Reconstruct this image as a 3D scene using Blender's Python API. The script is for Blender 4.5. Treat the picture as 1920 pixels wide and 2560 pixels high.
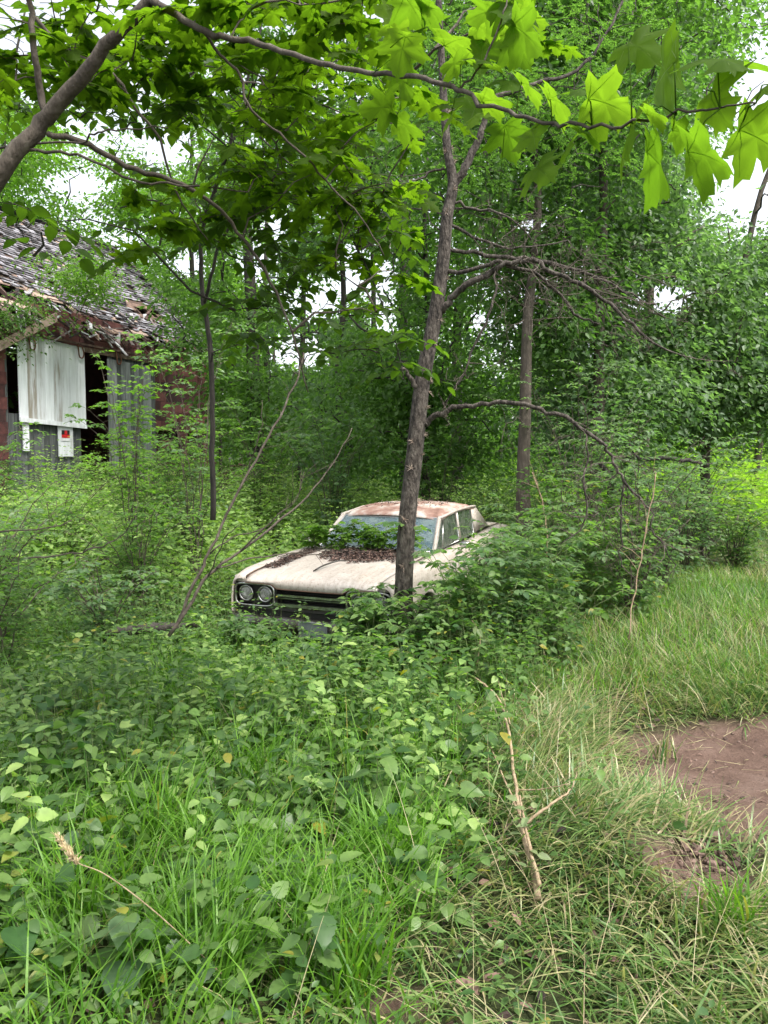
import bpy, math, random
import numpy as np
from math import sin, cos, pi, radians as R
random.seed(7)
rng = np.random.default_rng(7)
S = bpy.context.scene
for o in list(bpy.data.objects): bpy.data.objects.remove(o)
COL = S.collection

# ------------------------------------------------------------------ camera
F = 1923.0
PITCH = R(3.87)
CAMZ = 1.65
cam = bpy.data.objects.new('camera', bpy.data.cameras.new('camera'))
COL.objects.link(cam); S.camera = cam
cam.location = (0, 0, CAMZ)
cam.rotation_euler = (pi/2 - PITCH, 0, 0)
cam.data.sensor_fit = 'VERTICAL'; cam.data.sensor_height = 24; cam.data.lens = F/2560*24
cam.data.clip_start = 0.05; cam.data.clip_end = 800
S.render.resolution_x = 768; S.render.resolution_y = 1024

# ------------------------------------------------------------------ world, sun, exposure
SUN_EL, SUN_AZ = 60, 128      # azimuth clockwise from +Y
w = bpy.data.worlds.new('World'); S.world = w; w.use_nodes = True
wn = w.node_tree; wn.nodes.clear()
sky = wn.nodes.new('ShaderNodeTexSky'); sky.sky_type = 'NISHITA'; sky.sun_disc = False
sky.sun_elevation = R(SUN_EL); sky.sun_rotation = R(SUN_AZ); sky.dust_density = 4; sky.air_density = 1.0; sky.ozone_density = 1
hs = wn.nodes.new('ShaderNodeHueSaturation'); hs.inputs['Saturation'].default_value = .28
bg = wn.nodes.new('ShaderNodeBackground'); bg.inputs['Strength'].default_value = .15
wo = wn.nodes.new('ShaderNodeOutputWorld')
wn.links.new(sky.outputs[0], hs.inputs['Color']); wn.links.new(hs.outputs[0], bg.inputs[0]); wn.links.new(bg.outputs[0], wo.inputs[0])
sun = bpy.data.objects.new('sun', bpy.data.lights.new('sun', 'SUN')); COL.objects.link(sun)
sun.data.energy = 1.5; sun.data.angle = R(10); sun.data.color = (1, .96, .88)
sun.rotation_euler = (R(90-SUN_EL), 0, -R(SUN_AZ)+pi)
S.view_settings.view_transform = 'Standard'; S.view_settings.look = 'None'
S.view_settings.gamma = 1; S.view_settings.use_curve_mapping = False
S.view_settings.exposure = 1.6
S.render.engine = 'CYCLES'
S.cycles.max_bounces = 8; S.cycles.diffuse_bounces = 4; S.cycles.transmission_bounces = 6; S.cycles.transparent_max_bounces = 8

# ------------------------------------------------------------------ helpers
C0 = np.array([0, 0, CAMZ])
def ray(px, py):
    a, b = (px-960)/F, (py-1280)/F
    return np.array([a, cos(PITCH)-b*sin(PITCH), -sin(PITCH)-b*cos(PITCH)])
def W(px, py, Y):
    r = ray(px, py); return C0 + r*(Y/r[1])
def proj(P):
    P = np.asarray(P) - C0
    z = P[..., 1]*cos(PITCH) - P[..., 2]*sin(PITCH)
    v = P[..., 1]*sin(PITCH) + P[..., 2]*cos(PITCH)
    z = np.maximum(z, .01)
    return 960 + F*P[..., 0]/z, 1280 - F*v/z

_ph = rng.uniform(0, 6.28, 24); _an = rng.uniform(0, 6.28, 24)
def noise2(x, y, sc, k=0):
    v = 0
    for i in range(5):
        a = _an[(i+k*5) % 24]; f = sc*(1+i*.63)
        v = v + np.sin((x*cos(a)+y*sin(a))*f + _ph[(i*2+k) % 24])/(1+i*.5)
    return v/2.6
def sst(a, b, x):
    t = np.clip((x-a)/(b-a), 0, 1); return t*t*(3-2*t)
def g(x, y):
    x = np.asarray(x, float); y = np.asarray(y, float)
    z = -.32*np.exp(-((y-8)/3.6)**2)*(1-sst(.8, 4, x))
    z = z + .55*sst(11, 24, y)*(1-sst(-4, 2, x)) + .25*sst(20, 60, y)
    z = z + .05*noise2(x, y, .8) + .022*noise2(x, y, 3.2, 1)
    # turned sod bank and rut at the right foreground
    z = z + .15*np.exp(-(((x-.98)/.33)**2+((y-3.25)/.35)**2)) - .13*np.exp(-(((x-1.3)/.16)**2+((y-3.0)/.18)**2))
    z = z - .04*np.exp(-(((x-2.3)/.8)**2+((y-4.2)/.9)**2))
    return z
def hit(px, py, lift=0.0):
    r = ray(px, py); t = 2.0
    for _ in range(60):
        p = C0+r*t; d = p[2]-lift-float(g(p[0], p[1])); t += d*.6/abs(r[2])
    return C0+r*t

def unit(v):
    v = np.asarray(v, float); return v/np.maximum(np.linalg.norm(v, axis=-1, keepdims=True), 1e-9)

class MB:
    """collects triangles and quads for ONE mesh object"""
    def __init__(s): s.v = []; s.t = []; s.q = []; s.r = []; s.n = 0
    def add(s, v, tris=None, quads=None, rnd=0.5):
        v = np.asarray(v, np.float32).reshape(-1, 3)
        if tris is not None and len(tris): s.t.append(np.asarray(tris, np.int32).reshape(-1, 3)+s.n)
        if quads is not None and len(quads): s.q.append(np.asarray(quads, np.int32).reshape(-1, 4)+s.n)
        s.v.append(v); s.r.append(np.broadcast_to(np.asarray(rnd, np.float32), (len(v),)))
        s.n += len(v); return s
    def build(s, name, mat, parent=None, smooth=False):
        me = bpy.data.meshes.new(name)
        v = np.concatenate(s.v) if s.v else np.zeros((0, 3), np.float32)
        t = np.concatenate(s.t) if s.t else np.zeros((0, 3), np.int32)
        q = np.concatenate(s.q) if s.q else np.zeros((0, 4), np.int32)
        me.vertices.add(len(v)); me.vertices.foreach_set('co', v.ravel())
        nl = len(t)*3+len(q)*4
        me.loops.add(nl); me.loops.foreach_set('vertex_index', np.concatenate([t.ravel(), q.ravel()]))
        me.polygons.add(len(t)+len(q))
        st = np.concatenate([np.arange(len(t))*3, len(t)*3+np.arange(len(q))*4])
        me.polygons.foreach_set('loop_start', st.astype(np.int32))
        me.polygons.foreach_set('loop_total', np.concatenate([np.full(len(t), 3), np.full(len(q), 4)]).astype(np.int32))
        me.polygons.foreach_set('use_smooth', np.full(len(t)+len(q), bool(smooth)))
        me.update(calc_edges=True)
        at = me.attributes.new('rnd', 'FLOAT', 'POINT'); at.data.foreach_set('value', np.concatenate(s.r).astype(np.float32))
        me.materials.append(mat)
        o = bpy.data.objects.new(name, me); COL.objects.link(o)
        if parent is not None: o.parent = parent
        return o
def tag(o, label=None, cat=None, group=None, kind=None):
    for k, v in (('label', label), ('category', cat), ('group', group), ('kind', kind)):
        if v: o[k] = v
    return o
def empty(name, loc=(0, 0, 0), rz=0, rx=0, ry=0):
    o = bpy.data.objects.new(name, None); COL.objects.link(o); o.location = [float(c) for c in loc]; o.rotation_euler = (rx, ry, rz)
    o.empty_display_size = .1
    return o

def tube(mb, pts, rad, sides=6, rnd=None, cap=True):
    pts = np.asarray(pts, float); n = len(pts)
    rad = np.broadcast_to(np.asarray(rad, float), (n,))
    tn = unit(np.gradient(pts, axis=0))
    a = np.array([0, 0, 1.]) if abs(tn[0][2]) < .8 else np.array([1., 0, 0])
    V = []
    x = unit(np.cross(tn[0], a))
    for i in range(n):
        x = unit(x - tn[i]*np.dot(x, tn[i])); y = np.cross(tn[i], x)
        th = np.arange(sides)*2*pi/sides
        V.append(pts[i] + rad[i]*(np.cos(th)[:, None]*x + np.sin(th)[:, None]*y))
    V = np.concatenate(V); q = []
    i = np.arange(n-1)[:, None]*sides; j = np.arange(sides)[None, :]; k = (j+1) % sides
    q = np.stack([i+j, i+k, i+sides+k, i+sides+j], -1).reshape(-1, 4)
    t = []
    if cap:
        V = np.concatenate([V, pts[:1], pts[-1:]]); c0 = n*sides; c1 = c0+1; e = (n-1)*sides
        t = [(c0, (m+1) % sides, m) for m in range(sides)]+[(c1, e+m, e+(m+1) % sides) for m in range(sides)]
    mb.add(V, t, q, random.random() if rnd is None else rnd)
def smoothpath(pts, rad, k=4, wob=0):
    pts = np.asarray(pts, float); rad = np.asarray(rad, float); n = len(pts)
    P = np.vstack([2*pts[0]-pts[1], pts, 2*pts[-1]-pts[-2]]); out = []; ro = []
    for i in range(n-1):
        p0, p1, p2, p3 = P[i], P[i+1], P[i+2], P[i+3]
        for j in range(k):
            t = j/k
            out.append(.5*((2*p1)+(p2-p0)*t+(2*p0-5*p1+4*p2-p3)*t*t+(3*p1-p0-3*p2+p3)*t**3))
            ro.append(rad[i]*(1-t)+rad[i+1]*t)
    out.append(pts[-1]); ro.append(rad[-1]); out = np.array(out)
    if wob:
        out[1:-1] += rng.normal(0, wob, (len(out)-2, 3))
    return out, np.array(ro)
def pixpath(spec, k=4, wob=0):
    """spec: (px, py, Y, radius in px)"""
    P = [W(a, b, y) for a, b, y, r in spec]; r = [r*y/F for a, b, y, r in spec]
    return smoothpath(P, r, k, wob)
def box(mb, c, size, rz=0, rnd=.5, M=None):
    h = np.array(size)/2
    v = np.array([[x, y, z] for x in (-1, 1) for y in (-1, 1) for z in (-1, 1)], float)*h
    if rz: v = v@np.array([[cos(rz), sin(rz), 0], [-sin(rz), cos(rz), 0], [0, 0, 1]])
    if M is not None: v = v@np.asarray(M).T
    mb.add(v+np.array(c), None, [(0, 1, 3, 2), (4, 6, 7, 5), (0, 4, 5, 1), (2, 3, 7, 6), (0, 2, 6, 4), (1, 5, 7, 3)], rnd)
def grid(mb, P, rnd=.5, flip=False):
    P = np.asarray(P, float); m, n = P.shape[:2]
    i = np.arange(m-1)[:, None]*n; j = np.arange(n-1)[None, :]
    q = np.stack([i+j, i+j+1, i+n+j+1, i+n+j], -1).reshape(-1, 4)
    if flip: q = q[:, ::-1]
    mb.add(P.reshape(-1, 3), None, q, rnd)
def add_solid(o, th, off=0):
    m = o.modifiers.new('thick', 'SOLIDIFY'); m.thickness = th; m.offset = off

# leaf templates: (verts, tris); +Y along the leaf, +Z its upper side
def tpl_strip(ys, ws, arch=.18, fold=.25):
    V = []; T = []
    for y, wd in zip(ys, ws):
        z = -arch*y*y
        V += [(-wd, y, z+fold*wd), (0, y, z), (wd, y, z+fold*wd)]
    for i in range(len(ys)-1):
        a = i*3; b = a+3
        for k in (0, 1):
            T += [(a+k, a+k+1, b+k+1), (a+k, b+k+1, b+k)]
    return np.array(V), np.array(T)
OVN = tpl_strip([0, .1, .28, .48, .68, .86, 1], [.01, .17, .29, .31, .24, .11, 0])
OVM = tpl_strip([0, .3, .65, 1], [.01, .27, .22, 0])
LNM = tpl_strip([0, .35, .7, 1], [.01, .17, .13, 0], .25)
OVF = (np.array([(0, 0, 0), (-.27, .42, .07), (0, 1, -.12), (.27, .42, .07)]), np.array([(0, 2, 1), (0, 3, 2)]))
def mk_serr():
    ys = [0, .06, .14, .2, .3, .36, .46, .52, .62, .68, .78, .84, 1]
    ws = [.02, .2, .32, .29, .37, .32, .36, .29, .29, .21, .2, .12, 0]
    return tpl_strip(ys, ws, .22, .18)
SER = mk_serr()
def mk_maple():
    h = [(0, 0), (.10, -.06), (.26, -.12), (.38, -.09), (.54, -.06), (.44, .03), (.37, .12), (.48, .17), (.56, .26), (.80, .40), (.64, .44), (.60, .55), (.45, .52), (.27, .47), (.25, .58), (.36, .74), (.22, .76), (.15, .9), (.05, .94), (0, 1.08)]
    pts = h + [(-x, y) for x, y in h[-2:0:-1]]
    n = len(pts); V = [(0, .3, 0)]
    for sc in (.33, .68, 1):
        for x, y in pts:
            x *= sc; y = .3+(y-.3)*sc; r2 = x*x+(y-.3)**2; an = math.atan2(y-.3, x)
            V.append((x, y, -.34*r2+.045*sc*cos(5*(an-pi/2))+.05*x*sin(7*y)))
    T = [(0, 1+(i+1) % n, 1+i) for i in range(n)]
    for r_ in (0, 1):
        for i in range(n):
            a = 1+r_*n+i; b = 1+r_*n+(i+1) % n; T += [(a, b, b+n), (a, b+n, a+n)]
    return np.array(V), np.array(T)
def mk_veins():
    V = []; T = []
    for x, y in ((0, .98), (.62, .38), (-.62, .38), (.4, -.03), (-.4, -.03)):
        a = len(V); nx, ny = unit([y+.02, -x])*.008
        for t in (0, .33, .66, 1):
            px, py = x*t, .02+(y-.02)*t; r2 = px*px+(py-.3)**2; an = math.atan2(py-.3, px); sc = min(1, math.sqrt(r2)/.6)
            z = -.34*r2+.045*sc*cos(5*(an-pi/2))+.05*px*sin(7*py)-.006; w_ = 1.1-t*.8
            V += [(px-nx*w_, py-ny*w_, z), (px+nx*w_, py+ny*w_, z)]
        for k in range(3): b = a+2*k; T += [(b, b+1, b+3), (b, b+3, b+2)]
    return np.array(V), np.array(T)
VEI = mk_veins()
MAP = mk_maple()
def mk_heart():
    h = [(0, 0), (.16, -.1), (.34, -.06), (.46, .1), (.47, .28), (.38, .5), (.24, .72), (.1, .9), (0, 1.05)]
    pts = h+[(-x, y) for x, y in h[-2:0:-1]]
    V = [(0, .3, -.04)]
    for x, y in pts: V.append((x, y, .1*abs(x)-.2*y*y))
    n = len(pts); return np.array(V), np.array([(0, 1+(i+1) % n, 1+i) for i in range(n)])
HRT = mk_heart()

def frames(d, nrm):
    d = unit(d); x = unit(np.cross(d, nrm)); n = np.cross(x, d)
    return np.stack([x, d, n], -1)          # columns
def leaves(mb, tpl, pos, d, nrm, size, rnd=None):
    pos = np.asarray(pos, float).reshape(-1, 3); N = len(pos)
    if not N: return
    V, T = tpl; k = len(V)
    M = frames(np.broadcast_to(d, (N, 3)), np.broadcast_to(nrm, (N, 3)))
    size = np.broadcast_to(np.asarray(size, float), (N,))
    P = np.einsum('nij,kj->nki', M, V)*size[:, None, None] + pos[:, None, :]
    Tn = (T[None]+(np.arange(N)*k)[:, None, None]).reshape(-1, 3)
    if rnd is None: rnd = rng.random(N)
    mb.add(P.reshape(-1, 3), Tn, None, np.repeat(rnd, k))

# sky openings between the crowns of the wood (direction as seen from the path)
GAPS = [(420, 370, 80, 60), (190, 300, 60, 20), (190, 455, 80, 28), (470, 655, 46, 40), (640, 650, 55, 60),
        (790, 750, 85, 60), (740, 880, 90, 50), (960, 800, 40, 45), (880, 700, 35, 35), (1870, 480, 110, 110), (1910, 250, 70, 150), (1670, 745, 75, 40),
        (950, 700, 40, 70), (970, 20, 70, 45), (880, 640, 40, 40), (1200, 800, 25, 20), (1330, 560, 30, 20), (690, 560, 40, 40)]
def keep(P):
    px, py = proj(P); k = np.ones(len(P), bool)
    for cx, cy, rx, ry in GAPS:
        d = ((px-cx)/rx)**2+((py-cy)/ry)**2
        k &= rng.random(len(P)) > .96*np.exp(-(d*.8)**2)
    return k

# ------------------------------------------------------------------ materials
def mat(name): 
    m = bpy.data.materials.new(name); m.use_nodes = True; m.node_tree.nodes.clear(); return m, m.node_tree
def nd(nt, t, **kw):
    n = nt.nodes.new(t)
    for k, v in kw.items():
        if k[0] == '_': setattr(n, k[1:], v)
        else: n.inputs[k.replace('__', ' ')].default_value = v
    return n
def ramp(nt, fac, stops):
    r = nt.nodes.new('ShaderNodeValToRGB'); nt.links.new(fac, r.inputs[0])
    e = r.color_ramp.elements
    while len(e) < len(stops): e.new(.5)
    for el, (p, c) in zip(e, stops): el.position = p; el.color = (*c, 1)
    return r.outputs[0]
def leafmat(name, c0, c1, odd=None, stops=None, trans=.5, tcol=None, rough=.42, spec=.3):
    """two leaf greens mixed per leaf, plus the odd yellowed one"""
    m, nt = mat(name); L = nt.links.new
    at = nd(nt, 'ShaderNodeAttribute', _attribute_name='rnd')
    st = [(0, c0), (.97 if odd else 1, c1)]+([(.998, odd)] if odd else [])
    col = ramp(nt, at.outputs['Fac'], stops or st)
    geo = nd(nt, 'ShaderNodeNewGeometry')
    nz = nd(nt, 'ShaderNodeTexNoise', Scale=26.0); L(geo.outputs['Position'], nz.inputs['Vector'])
    mul = nd(nt, 'ShaderNodeMix', _data_type='RGBA', _blend_type='MULTIPLY'); mul.inputs[0].default_value = .45
    L(col, mul.inputs[6]); L(ramp(nt, nz.outputs[0], [(.3, (.6, .6, .6)), (.7, (1.25, 1.2, 1.0))]), mul.inputs[7])
    col = mul.outputs[2]
    pb = nd(nt, 'ShaderNodeBsdfPrincipled', Roughness=rough); pb.inputs['Specular IOR Level'].default_value = spec
    L(col, pb.inputs['Base Color'])
    tr = nd(nt, 'ShaderNodeBsdfTranslucent')
    hs = nd(nt, 'ShaderNodeMix', _data_type='RGBA', _blend_type='MULTIPLY'); hs.inputs[0].default_value = 1
    hs.inputs[7].default_value = (*(tcol or (1.55, 1.95, .72)), 1); L(col, hs.inputs[6]); L(hs.outputs[2], tr.inputs[0])
    mx = nd(nt, 'ShaderNodeMixShader'); mx.inputs[0].default_value = trans
    L(pb.outputs[0], mx.inputs[1]); L(tr.outputs[0], mx.inputs[2])
    out = nd(nt, 'ShaderNodeOutputMaterial'); L(mx.outputs[0], out.inputs[0]); return m
def surf(name, stops, scale=8, rough=.8, bump=.3, stretch=(1, 1, 1), metal=0, detail=6, usernd=0, bscale=None, spec=.5, coords='Object'):
    m, nt = mat(name); L = nt.links.new
    tc = nd(nt, 'ShaderNodeTexCoord'); mp = nd(nt, 'ShaderNodeMapping'); mp.inputs['Scale'].default_value = stretch
    L(tc.outputs[coords], mp.inputs[0])
    nz = nd(nt, 'ShaderNodeTexNoise', Scale=scale, Detail=detail, Roughness=.65); L(mp.outputs[0], nz.inputs['Vector'])
    fac = nz.outputs[0]
    if usernd:
        at = nd(nt, 'ShaderNodeAttribute', _attribute_name='rnd')
        ma = nd(nt, 'ShaderNodeMath', _operation='MULTIPLY_ADD'); L(at.outputs['Fac'], ma.inputs[0]); ma.inputs[1].default_value = usernd; 
        sb = nd(nt, 'ShaderNodeMath', _operation='SUBTRACT'); L(fac, sb.inputs[0]); sb.inputs[1].default_value = usernd*.5
        L(sb.outputs[0], ma.inputs[2]); fac = ma.outputs[0]
    pb = nd(nt, 'ShaderNodeBsdfPrincipled', Roughness=rough, Metallic=metal); pb.inputs['Specular IOR Level'].default_value = spec
    L(ramp(nt, fac, stops), pb.inputs['Base Color'])
    n2 = nd(nt, 'ShaderNodeTexNoise', Scale=bscale or scale*3, Detail=5); L(mp.outputs[0], n2.inputs['Vector'])
    bp = nd(nt, 'ShaderNodeBump', Strength=bump, Distance=.02); L(n2.outputs[0], bp.inputs['Height']); L(bp.outputs[0], pb.inputs['Normal'])
    out = nd(nt, 'ShaderNodeOutputMaterial'); L(pb.outputs[0], out.inputs[0]); return m
M = {}
M['maple'] = leafmat('maple_leaf', (.05, .10, .012), (.08, .14, .016), trans=.72, tcol=(1.6, 1.8, .42), spec=.12, rough=.6)
M['fresh'] = leafmat('fresh_backlit_maple_leaf', (.07, .14, .018), (.11, .19, .024), trans=.7, tcol=(1.5, 1.65, .5), spec=.1, rough=.6)  # young leaf green, brightened further to paint in the missing backlight
M['meadow'] = leafmat('meadow_leaf', (.16, .28, .03), (.28, .42, .05), trans=.5)  # leaf colour raised to stand in for sun on the clearing
M['ovate'] = leafmat('ovate_leaf', (.035, .075, .014), (.065, .13, .018), trans=.55, tcol=(1.6, 1.75, .5), spec=.3)
M['mid'] = leafmat('wood_leaf', (.055, .115, .032), (.14, .24, .07), trans=.54)
M['bright'] = leafmat('bright_leaf', (.08, .165, .03), (.16, .27, .05), trans=.55)
M['cool'] = leafmat('cool_leaf', (.07, .135, .065), (.17, .255, .125), trans=.5, tcol=(1.6, 2.0, .8), spec=.4)
M['dark'] = leafmat('dark_leaf', (.045, .10, .03), (.11, .20, .06), trans=.5)
M['weed'] = leafmat('weed_leaf', (.04, .10, .03), (.155, .25, .075), odd=(.28, .25, .04), trans=.45, tcol=(1.55, 1.95, .65), spec=.4)
M['weedlight'] = leafmat('pale_weed_leaf', (.15, .27, .075), (.30, .41, .14), trans=.42, tcol=(1.6, 1.9, .7))  # pale green, lifted so the colour stands in for sunlight on the shaded bank
M['wilt'] = leafmat('wilted_leaf', (.14, .2, .09), (.22, .27, .13), trans=.3, tcol=(1.2, 1.3, .8))
M['grass'] = leafmat('grass_blade', (.05, .14, .018), (.15, .30, .035), odd=(.34, .28, .09), trans=.4, tcol=(1.7, 2.0, .6))
M['straw'] = leafmat('trampled_blade', 0, 0, stops=[(0, (.05, .13, .03)), (.35, (.12, .21, .055)), (.58, (.22, .27, .10)), (.75, (.34, .32, .17)), (.9, (.44, .37, .24)), (1, (.2, .14, .09))], trans=.3, tcol=(1.3, 1.5, .7), spec=.5)
M['vein'] = leafmat('leaf_vein', (.12, .20, .03), (.16, .25, .04), trans=.6, tcol=(1.5, 1.6, .6))
M['bark'] = surf('thorn_bark', [(.36, (.012, .009, .007)), (.48, (.05, .04, .032)), (.66, (.12, .103, .086))], 30, .95, 1.0, (1, 1, .4), bscale=70)
M['bark2'] = surf('smooth_bark', [(.3, (.03, .023, .016)), (.55, (.07, .055, .04)), (.75, (.14, .12, .095))], 20, .85, .5, (1, 1, .35))
M['barkdark'] = surf('dark_bark', [(.3, (.015, .013, .011)), (.7, (.06, .05, .042))], 18, .9, .6, (1, 1, .3))
M['deadwood'] = surf('dead_twig', [(.3, (.035, .026, .019)), (.6, (.10, .08, .062)), (.8, (.22, .20, .17))], 14, .9, .5)
M['palewood'] = surf('peeled_stick', [(.3, (.17, .115, .065)), (.6, (.34, .25, .16)), (.8, (.46, .38, .27))], 30, .8, .3)
M['stem'] = surf('green_stem', [(.3, (.07, .12, .03)), (.7, (.13, .16, .06))], 20, .7, .1)
M['thorn'] = surf('thorn', [(.3, (.2, .13, .09)), (.7, (.4, .33, .27))], 20, .6, .1)
M['clod'] = surf('dirt_clod', [(.25, (.06, .038, .029)), (.5, (.12, .078, .06)), (.8, (.19, .13, .105))], 9, 1, .6, usernd=.8)
M['soil'] = surf('soil', [(.3, (.035, .024, .017)), (.5, (.07, .047, .034)), (.75, (.12, .082, .06))], 9, 1, 1.0, detail=12, bscale=50)

def ground_mat():
    m, nt = mat('ground_soil'); L = nt.links.new
    geo = nd(nt, 'ShaderNodeNewGeometry')
    at = nd(nt, 'ShaderNodeAttribute', _attribute_name='rnd')
    n1 = nd(nt, 'ShaderNodeTexNoise', Scale=3.0, Detail=10.0, Roughness=.7); n2 = nd(nt, 'ShaderNodeTexNoise', Scale=24.0, Detail=8.0, Roughness=.7)
    for n in (n1, n2): L(geo.outputs['Position'], n.inputs['Vector'])
    veg = ramp(nt, n2.outputs[0], [(.3, (.02, .03, .01)), (.55, (.05, .06, .022)), (.75, (.1, .085, .045))])
    dirt = ramp(nt, n1.outputs[0], [(.3, (.07, .042, .031)), (.5, (.13, .083, .064)), (.7, (.18, .124, .10))])
    far = nd(nt, 'ShaderNodeMix', _data_type='RGBA'); L(at.outputs['Fac'], far.inputs[0]); L(veg, far.inputs[6]); L(dirt, far.inputs[7])
    pb = nd(nt, 'ShaderNodeBsdfPrincipled', Roughness=1.0); L(far.outputs[2], pb.inputs['Base Color']); pb.inputs['Specular IOR Level'].default_value = .2
    bp = nd(nt, 'ShaderNodeBump', Strength=.8, Distance=.02); L(n2.outputs[0], bp.inputs['Height'])
    bp2 = nd(nt, 'ShaderNodeBump', Strength=.6, Distance=.05); L(n1.outputs[0], bp2.inputs['Height']); L(bp.outputs[0], bp2.inputs['Normal'])
    L(bp2.outputs[0], pb.inputs['Normal'])
    out = nd(nt, 'ShaderNodeOutputMaterial'); L(pb.outputs[0], out.inputs[0]); return m

# ------------------------------------------------------------------ ground
def bare(x, y):
    n = noise2(x, y, 5, 2)*.22
    d = ((x-2.5)/1.4)**2+((y-4.12)/1.04)**2
    d = np.minimum(d, ((x-1.27)/.27)**2+((y-3.03)/.2)**2)
    d = np.minimum(d, ((x-3.0)/1.2)**2+((y-4.4)/.8)**2)
    d = np.minimum(d, ((x-.05)/.12)**2+((y-2.28)/.08)**2)
    return 1-sst(.6, 1.3, d+n+.12*noise2(x, y, 17, 1))
def ground():
    a = np.linspace(-1, 1, 301); xs = np.sinh(a*5.2)/np.sinh(5.2)*180
    b = np.linspace(0, 1, 300); ys = -3 + np.sinh(b*4.6)/np.sinh(4.6)*260
    X, Y = np.meshgrid(xs, ys); Z = g(X, Y)
    B = bare(X, Y)
    Z = Z + B*.014*noise2(X, Y, 14, 3) + B*.010*noise2(X, Y, 41, 2) + B*.004*rng.normal(0, 1, X.shape)
    mb = MB(); grid(mb, np.stack([X, Y, Z], -1), rnd=B.ravel())
    o = mb.build('ground', ground_mat(), smooth=True); tag(o, kind='structure', label='uneven woodland ground with a bare reddish dirt patch by the path')
ground()

# ------------------------------------------------------------------ car
TH = R(21.5)
CARLOC = np.array([-.735, 7.5, -.40])
def incar(x, y, m=.0):
    dx, dy = x-CARLOC[0], y-CARLOC[1]
    s = dx*sin(TH)+dy*cos(TH); u = dx*cos(TH)-dy*sin(TH)
    return (np.abs(u) < .98+m) & (s > -.14-m) & (s < 5.3+m)
def car_paint():
    m, nt = mat('weathered_white_paint'); L = nt.links.new
    tc = nd(nt, 'ShaderNodeTexCoord')
    a = nd(nt, 'ShaderNodeTexNoise', Scale=42.0, Detail=8.0, Roughness=.75); b = nd(nt, 'ShaderNodeTexNoise', Scale=3.2, Detail=9.0, Roughness=.7)
    v = nd(nt, 'ShaderNodeTexNoise', Scale=11.0, Detail=10.0, Roughness=.8)
    for n in (a, b, v): L(tc.outputs['Object'], n.inputs[0])
    base = ramp(nt, b.outputs[0], [(.25, (.47, .40, .34)), (.5, (.44, .39, .345)), (.7, (.54, .50, .455))])
    sp = ramp(nt, a.outputs[0], [(.36, (.42, .34, .28)), (.47, (1, 1, 1))])
    mu = nd(nt, 'ShaderNodeMix', _data_type='RGBA', _blend_type='MULTIPLY'); mu.inputs[0].default_value = .75; L(base, mu.inputs[6]); L(sp, mu.inputs[7])
    mp = nd(nt, 'ShaderNodeMapping'); mp.inputs['Scale'].default_value = (9, 1.2, 3); L(tc.outputs['Object'], mp.inputs[0])
    sn = nd(nt, 'ShaderNodeTexNoise', Scale=2.5, Detail=9.0, Roughness=.75); L(mp.outputs[0], sn.inputs[0])
    m3 = nd(nt, 'ShaderNodeMix', _data_type='RGBA', _blend_type='MULTIPLY'); m3.inputs[0].default_value = .4; L(mu.outputs[2], m3.inputs[6]); L(ramp(nt, sn.outputs[0], [(.38, (.45, .42, .34)), (.56, (1, 1, 1))]), m3.inputs[7]); mu = m3
    rf = ramp(nt, v.outputs[0], [(.60, (0, 0, 0)), (.70, (1, 1, 1))])
    mx = nd(nt, 'ShaderNodeMix', _data_type='RGBA'); L(rf, mx.inputs[0]); L(mu.outputs[2], mx.inputs[6]); mx.inputs[7].default_value = (.16, .075, .04, 1)
    pb = nd(nt, 'ShaderNodeBsdfPrincipled', Roughness=.55); L(mx.outputs[2], pb.inputs['Base Color'])
    bp = nd(nt, 'ShaderNodeBump', Strength=.15, Distance=.01); L(a.outputs[0], bp.inputs['Height']); L(bp.outputs[0], pb.inputs['Normal'])
    out = nd(nt, 'ShaderNodeOutputMaterial'); L(pb.outputs[0], out.inputs[0]); return m
def simple(name, col, rough=.5, metal=0, **k):
    return surf(name, [(.3, tuple(c*.7 for c in col)), (.7, col)], k.get('scale', 12), rough, k.get('bump', .1), metal=metal)
def glassmat(name, tint, dirt, tr=.35, rough=.12):
    m, nt = mat(name); L = nt.links.new
    tc = nd(nt, 'ShaderNodeTexCoord'); a = nd(nt, 'ShaderNodeTexNoise', Scale=7.0, Detail=8.0, Roughness=.7); L(tc.outputs['Object'], a.inputs[0])
    pb = nd(nt, 'ShaderNodeBsdfPrincipled', Roughness=rough); L(ramp(nt, a.outputs[0], [(.35, tint), (.7, dirt)]), pb.inputs['Base Color'])
    pb.inputs['Specular IOR Level'].default_value = 1; 
    L(ramp(nt, a.outputs[0], [(.3, (.08,)*3), (.7, (.45,)*3)]), pb.inputs['Roughness'])
    t = nd(nt, 'ShaderNodeBsdfTransparent'); mx = nd(nt, 'ShaderNodeMixShader'); mx.inputs[0].default_value = tr
    L(pb.outputs[0], mx.inputs[1]); L(t.outputs[0], mx.inputs[2])
    out = nd(nt, 'ShaderNodeOutputMaterial'); L(mx.outputs[0], out.inputs[0]); return m
paint = car_paint()
chrome = surf('dull_chrome', [(.35, (.3, .27, .24)), (.6, (.62, .62, .62))], 20, .28, .15, metal=1)
dchrome = surf('tarnished_chrome', [(.35, (.035, .026, .02)), (.5, (.10, .09, .08)), (.7, (.24, .24, .23))], 7, .42, .2, metal=1)
black = simple('grimy_black', (.022, .02, .018), .6)
rubber = simple('old_rubber', (.03, .028, .026), .9)
roofm = surf('rusted_roof_paint', [(.3, (.14, .07, .05)), (.46, (.30, .18, .14)), (.56, (.42, .36, .31)), (.72, (.6, .57, .52))], 5, .7, .2, (1, .6, 1), detail=9)
glass = glassmat('hazy_windshield', (.05, .10, .13), (.22, .28, .27), .3)
sglass = glassmat('dirty_side_glass', (.04, .06, .05), (.14, .16, .12), .25)
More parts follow.
